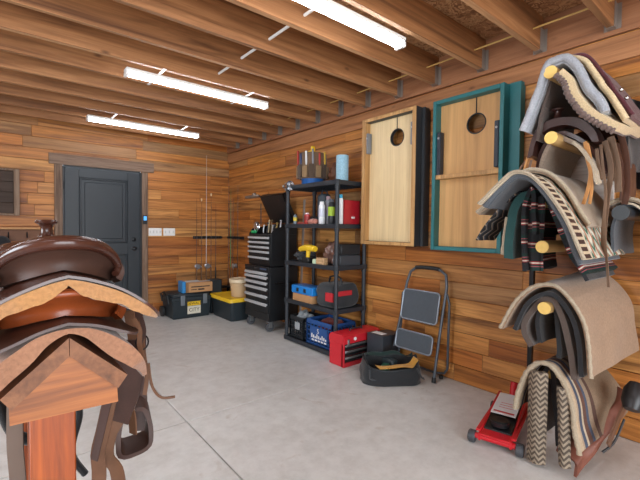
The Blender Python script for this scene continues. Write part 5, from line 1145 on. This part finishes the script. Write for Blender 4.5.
# below: big suede pad
O4 = [(1.075, 0.715), (1.035, 0.81), (0.975, 0.905), (0.905, 0.975), (0.83, 1.000), (0.77, 0.985), (0.705, 0.915), (0.655, 0.82), (0.632, 0.69), (0.612, 0.56)]
blanket('suede_saddle_pad', 'large tan suede pad with whipstitched cream edge in the lower part of the rack', O4, 2.25, 2.88, 0.016, m_tanhide, 'saddle pad', rim=m_woolw, rimr=0.009, scallop=0.18, back=[(1.05, 0.76), (1.02, 0.85), (0.975, 0.94), (0.905, 1.01), (0.83, 1.035), (0.75, 1.03), (0.66, 0.96), (0.60, 0.86), (0.575, 0.72), (0.56, 0.59)], seed=31, amp=0.012)
blanket('felt_pad', 'black felt layer just inside the tan suede pad', [(1.01, 0.72), (0.98, 0.81), (0.935, 0.89), (0.88, 0.94), (0.83, 0.958), (0.785, 0.945), (0.73, 0.885), (0.69, 0.80), (0.668, 0.68), (0.65, 0.55)], 2.262, 2.85, 0.022, m_blk, 'saddle pad', seed=31)
blanket('felt_pad', 'taupe felt layer curving inside the black one', [(0.925, 0.63), (0.965, 0.70), (0.965, 0.78), (0.92, 0.86), (0.87, 0.918), (0.83, 0.928), (0.79, 0.912), (0.755, 0.84), (0.725, 0.74), (0.70, 0.62), (0.685, 0.52)], 2.28, 2.84, 0.030, m_taupe, 'saddle pad', seed=33)
blanket('felt_pad', 'black inner fold wrapped round the lower peg', [(0.885, 0.66), (0.905, 0.75), (0.89, 0.85), (0.86, 0.895), (0.83, 0.905), (0.80, 0.885), (0.785, 0.80), (0.77, 0.68), (0.775, 0.60)], 2.30, 2.82, 0.022, m_blk, 'saddle pad', seed=34)
# bottom: striped and zigzag blankets, leather fender
blanket('striped_blanket', 'cream, blue and brown striped blanket on the lowest peg with a knotted rim', [(0.985, 0.27), (0.965, 0.38), (0.935, 0.475), (0.885, 0.55), (0.84, 0.572), (0.79, 0.555), (0.735, 0.475), (0.70, 0.36), (0.685, 0.25), (0.665, 0.15)], 2.26, 2.70, 0.014, weave('stripe_weave', 'stripes'), rim=m_woolw, rimr=0.012, scallop=0.14, seed=41, amp=0.012, back=[(0.985, 0.30), (0.955, 0.40), (0.92, 0.49), (0.875, 0.55), (0.83, 0.572), (0.77, 0.57), (0.68, 0.50), (0.61, 0.41), (0.575, 0.33), (0.56, 0.28)])
m_zz = weave('zig_weave', 'zigzag')
def hang(name, label, y0, y1, z0, z1, x, th, mat, seed, ylow=0):
    b = B(); puv_sheet(b, lambda u, v: (x + 0.03 * math.sin(PI * v) * -1 + 0.008 * noise.noise(Vector((u * 4, v * 2, seed))) , y1 + (y0 - y1) * v + ylow * u, z1 + (z0 - z1) * u), 30, 14, th, z1 - z0, abs(y1 - y0)); return one(name, b, mat, label, 'saddle blanket', GR)
hang('zigzag_blanket', 'cream and brown zigzag blanket end hanging nearly to the floor, left of two', 0.815, 0.915, 0.02, 0.52, 2.26, 0.03, m_zz, 51)
hang('zigzag_blanket', 'shorter zigzag blanket end hanging right of the long one', 0.715, 0.775, 0.06, 0.47, 2.262, 0.03, m_zz, 52, -0.02)
one('felt_pad', drape([(0.91, 0.10), (0.905, 0.30), (0.87, 0.49), (0.84, 0.54), (0.81, 0.52), (0.785, 0.30), (0.77, 0.12)], 2.32, 2.66, 0.02, seed=53)[0], m_blk, 'black felt between the two zigzag blanket ends', 'saddle pad', GR)
FQ = [Vector(q) for q in ((2.28, 0.775, 0.115), (2.27, 0.675, 0.022), (2.60, 0.545, 0.36), (2.72, 0.70, 0.40))]
def fend(u, v):
    p = FQ[0].lerp(FQ[3], v).lerp(FQ[1].lerp(FQ[2], v), u); k = noise.noise(Vector((u * 2.5, v * 4, 3)))
    return p + Vector((0.0, -0.04 * math.sin(PI * u) + 0.02 * k, -0.03 * math.sin(PI * v) + 0.015 * k + 0.03 * math.sin(PI * u)))
b = B(); b.sheet(fend, 24, 24, 0.014)
fd = thing('saddle_fender', 'reddish brown leather saddle fender with a black stirrup hanging at the rack bottom', 'saddle part', (2.5, 0.58, 0.05), GR)
obj('leather_flap', b, leather('red_brown_leather', '#7d4a3a', 0.5, '#5d3428', 0.6), fd)
b = B(); ribbon(b, [(2.33, 0.56, 0.22), (2.42, 0.545, 0.32), (2.50, 0.53, 0.40), (2.54, 0.52, 0.45)], 0.045, 0.010, (0.7, 0, -0.7)); obj('stirrup_leather', b, m_strap2, fd)
b = B(); b.M = Matrix.Translation((2.50, 0.50, 0.44)) @ Matrix.Rotation(math.radians(35), 4, 'Y'); b.lathe((0, 0, 0), [(0.0, -0.07), (0.035, -0.07), (0.05, -0.03), (0.048, 0.03), (0.030, 0.07), (0.0, 0.08)], 20); obj('stirrup', b, leather('black_leather', '#1c1b1d', 0.4, '#2c2a2c'), fd)
b = B(); ribbon(b, [(2.40, 0.60, 0.14), (2.44, 0.56, 0.20), (2.52, 0.54, 0.30)], 0.02, 0.006, (0.7, 0, -0.7)); obj('strap', b, m_blk, fd)
# second rack column at the right edge of the view
t = thing('wall_peg', 'short dark round peg on the wall right of the blanket rack', 'peg', (2.7, 0.56, 1.36))
obj('peg_shaft', B().cyl((2.42, 0.56, 1.375), (2.99, 0.56, 1.375), 0.036, n=24), plain('dark_pipe', '#3b4148', 0.35, 0.5), t)
obj('peg_cap', B().cyl((2.405, 0.56, 1.375), (2.4195, 0.56, 1.375), 0.038, n=24), m_black, t)
blanket('felt_saddle_pad', 'tan pad with a checked border on the peg at the right edge', [(0.63, 1.43), (0.575, 1.452), (0.51, 1.44), (0.44, 1.37), (0.38, 1.27)], 2.50, 2.92, 0.014, m_felt, 'saddle pad', rim=m_woolw, rimr=0.008, seed=61)
blanket('slate_blanket', 'grey blanket hanging at the right edge below the checked pad', [(0.62, 1.16), (0.622, 1.30), (0.60, 1.40), (0.56, 1.425), (0.50, 1.40), (0.44, 1.30), (0.40, 1.16)], 2.515, 2.90, 0.014, m_slate, seed=62)
blanket('border_blanket', 'checked cream and brown border blanket beside the dark peg', [(0.565, 1.433), (0.515, 1.418), (0.455, 1.345), (0.40, 1.22)], 2.495, 2.80, 0.01, weave('border_weave2', 'border'), seed=61)
t = thing('wall_strap', 'black leather strap bundle hanging on the wall at the right edge', 'straps', (2.93, 0.60, 1.5))
b = B(); b.sheet(lambda u, v: (2.955 + 0.02 * math.sin(v * 6), 0.68 - 0.17 * v, 2.10 - 0.52 * u - 0.1 * v), 16, 10, 0.012); obj('strap', b, leather('black_leather', '#1c1b1d', 0.4, '#2c2a2c'), t)
# cable and stubs through the joists
one('yellow_cable', B().tube([(2.78, -0.3, 2.63), (2.785, 1.5, 2.635), (2.78, 3.2, 2.63), (2.79, 5.8, 2.63)], 0.006, 6), plain('cable_yellow', '#c9a45e', 0.5), 'thin yellowish cable running along the joist ends near the right wall', 'cable')
one('white_conduit', B().tube([(1.50, 1.17, 2.615), (1.50, 2.0, 2.615), (1.50, 3.26, 2.615)], 0.010, 8), m_white, 'thin white conduit running through the joists between the strip lights', 'conduit')
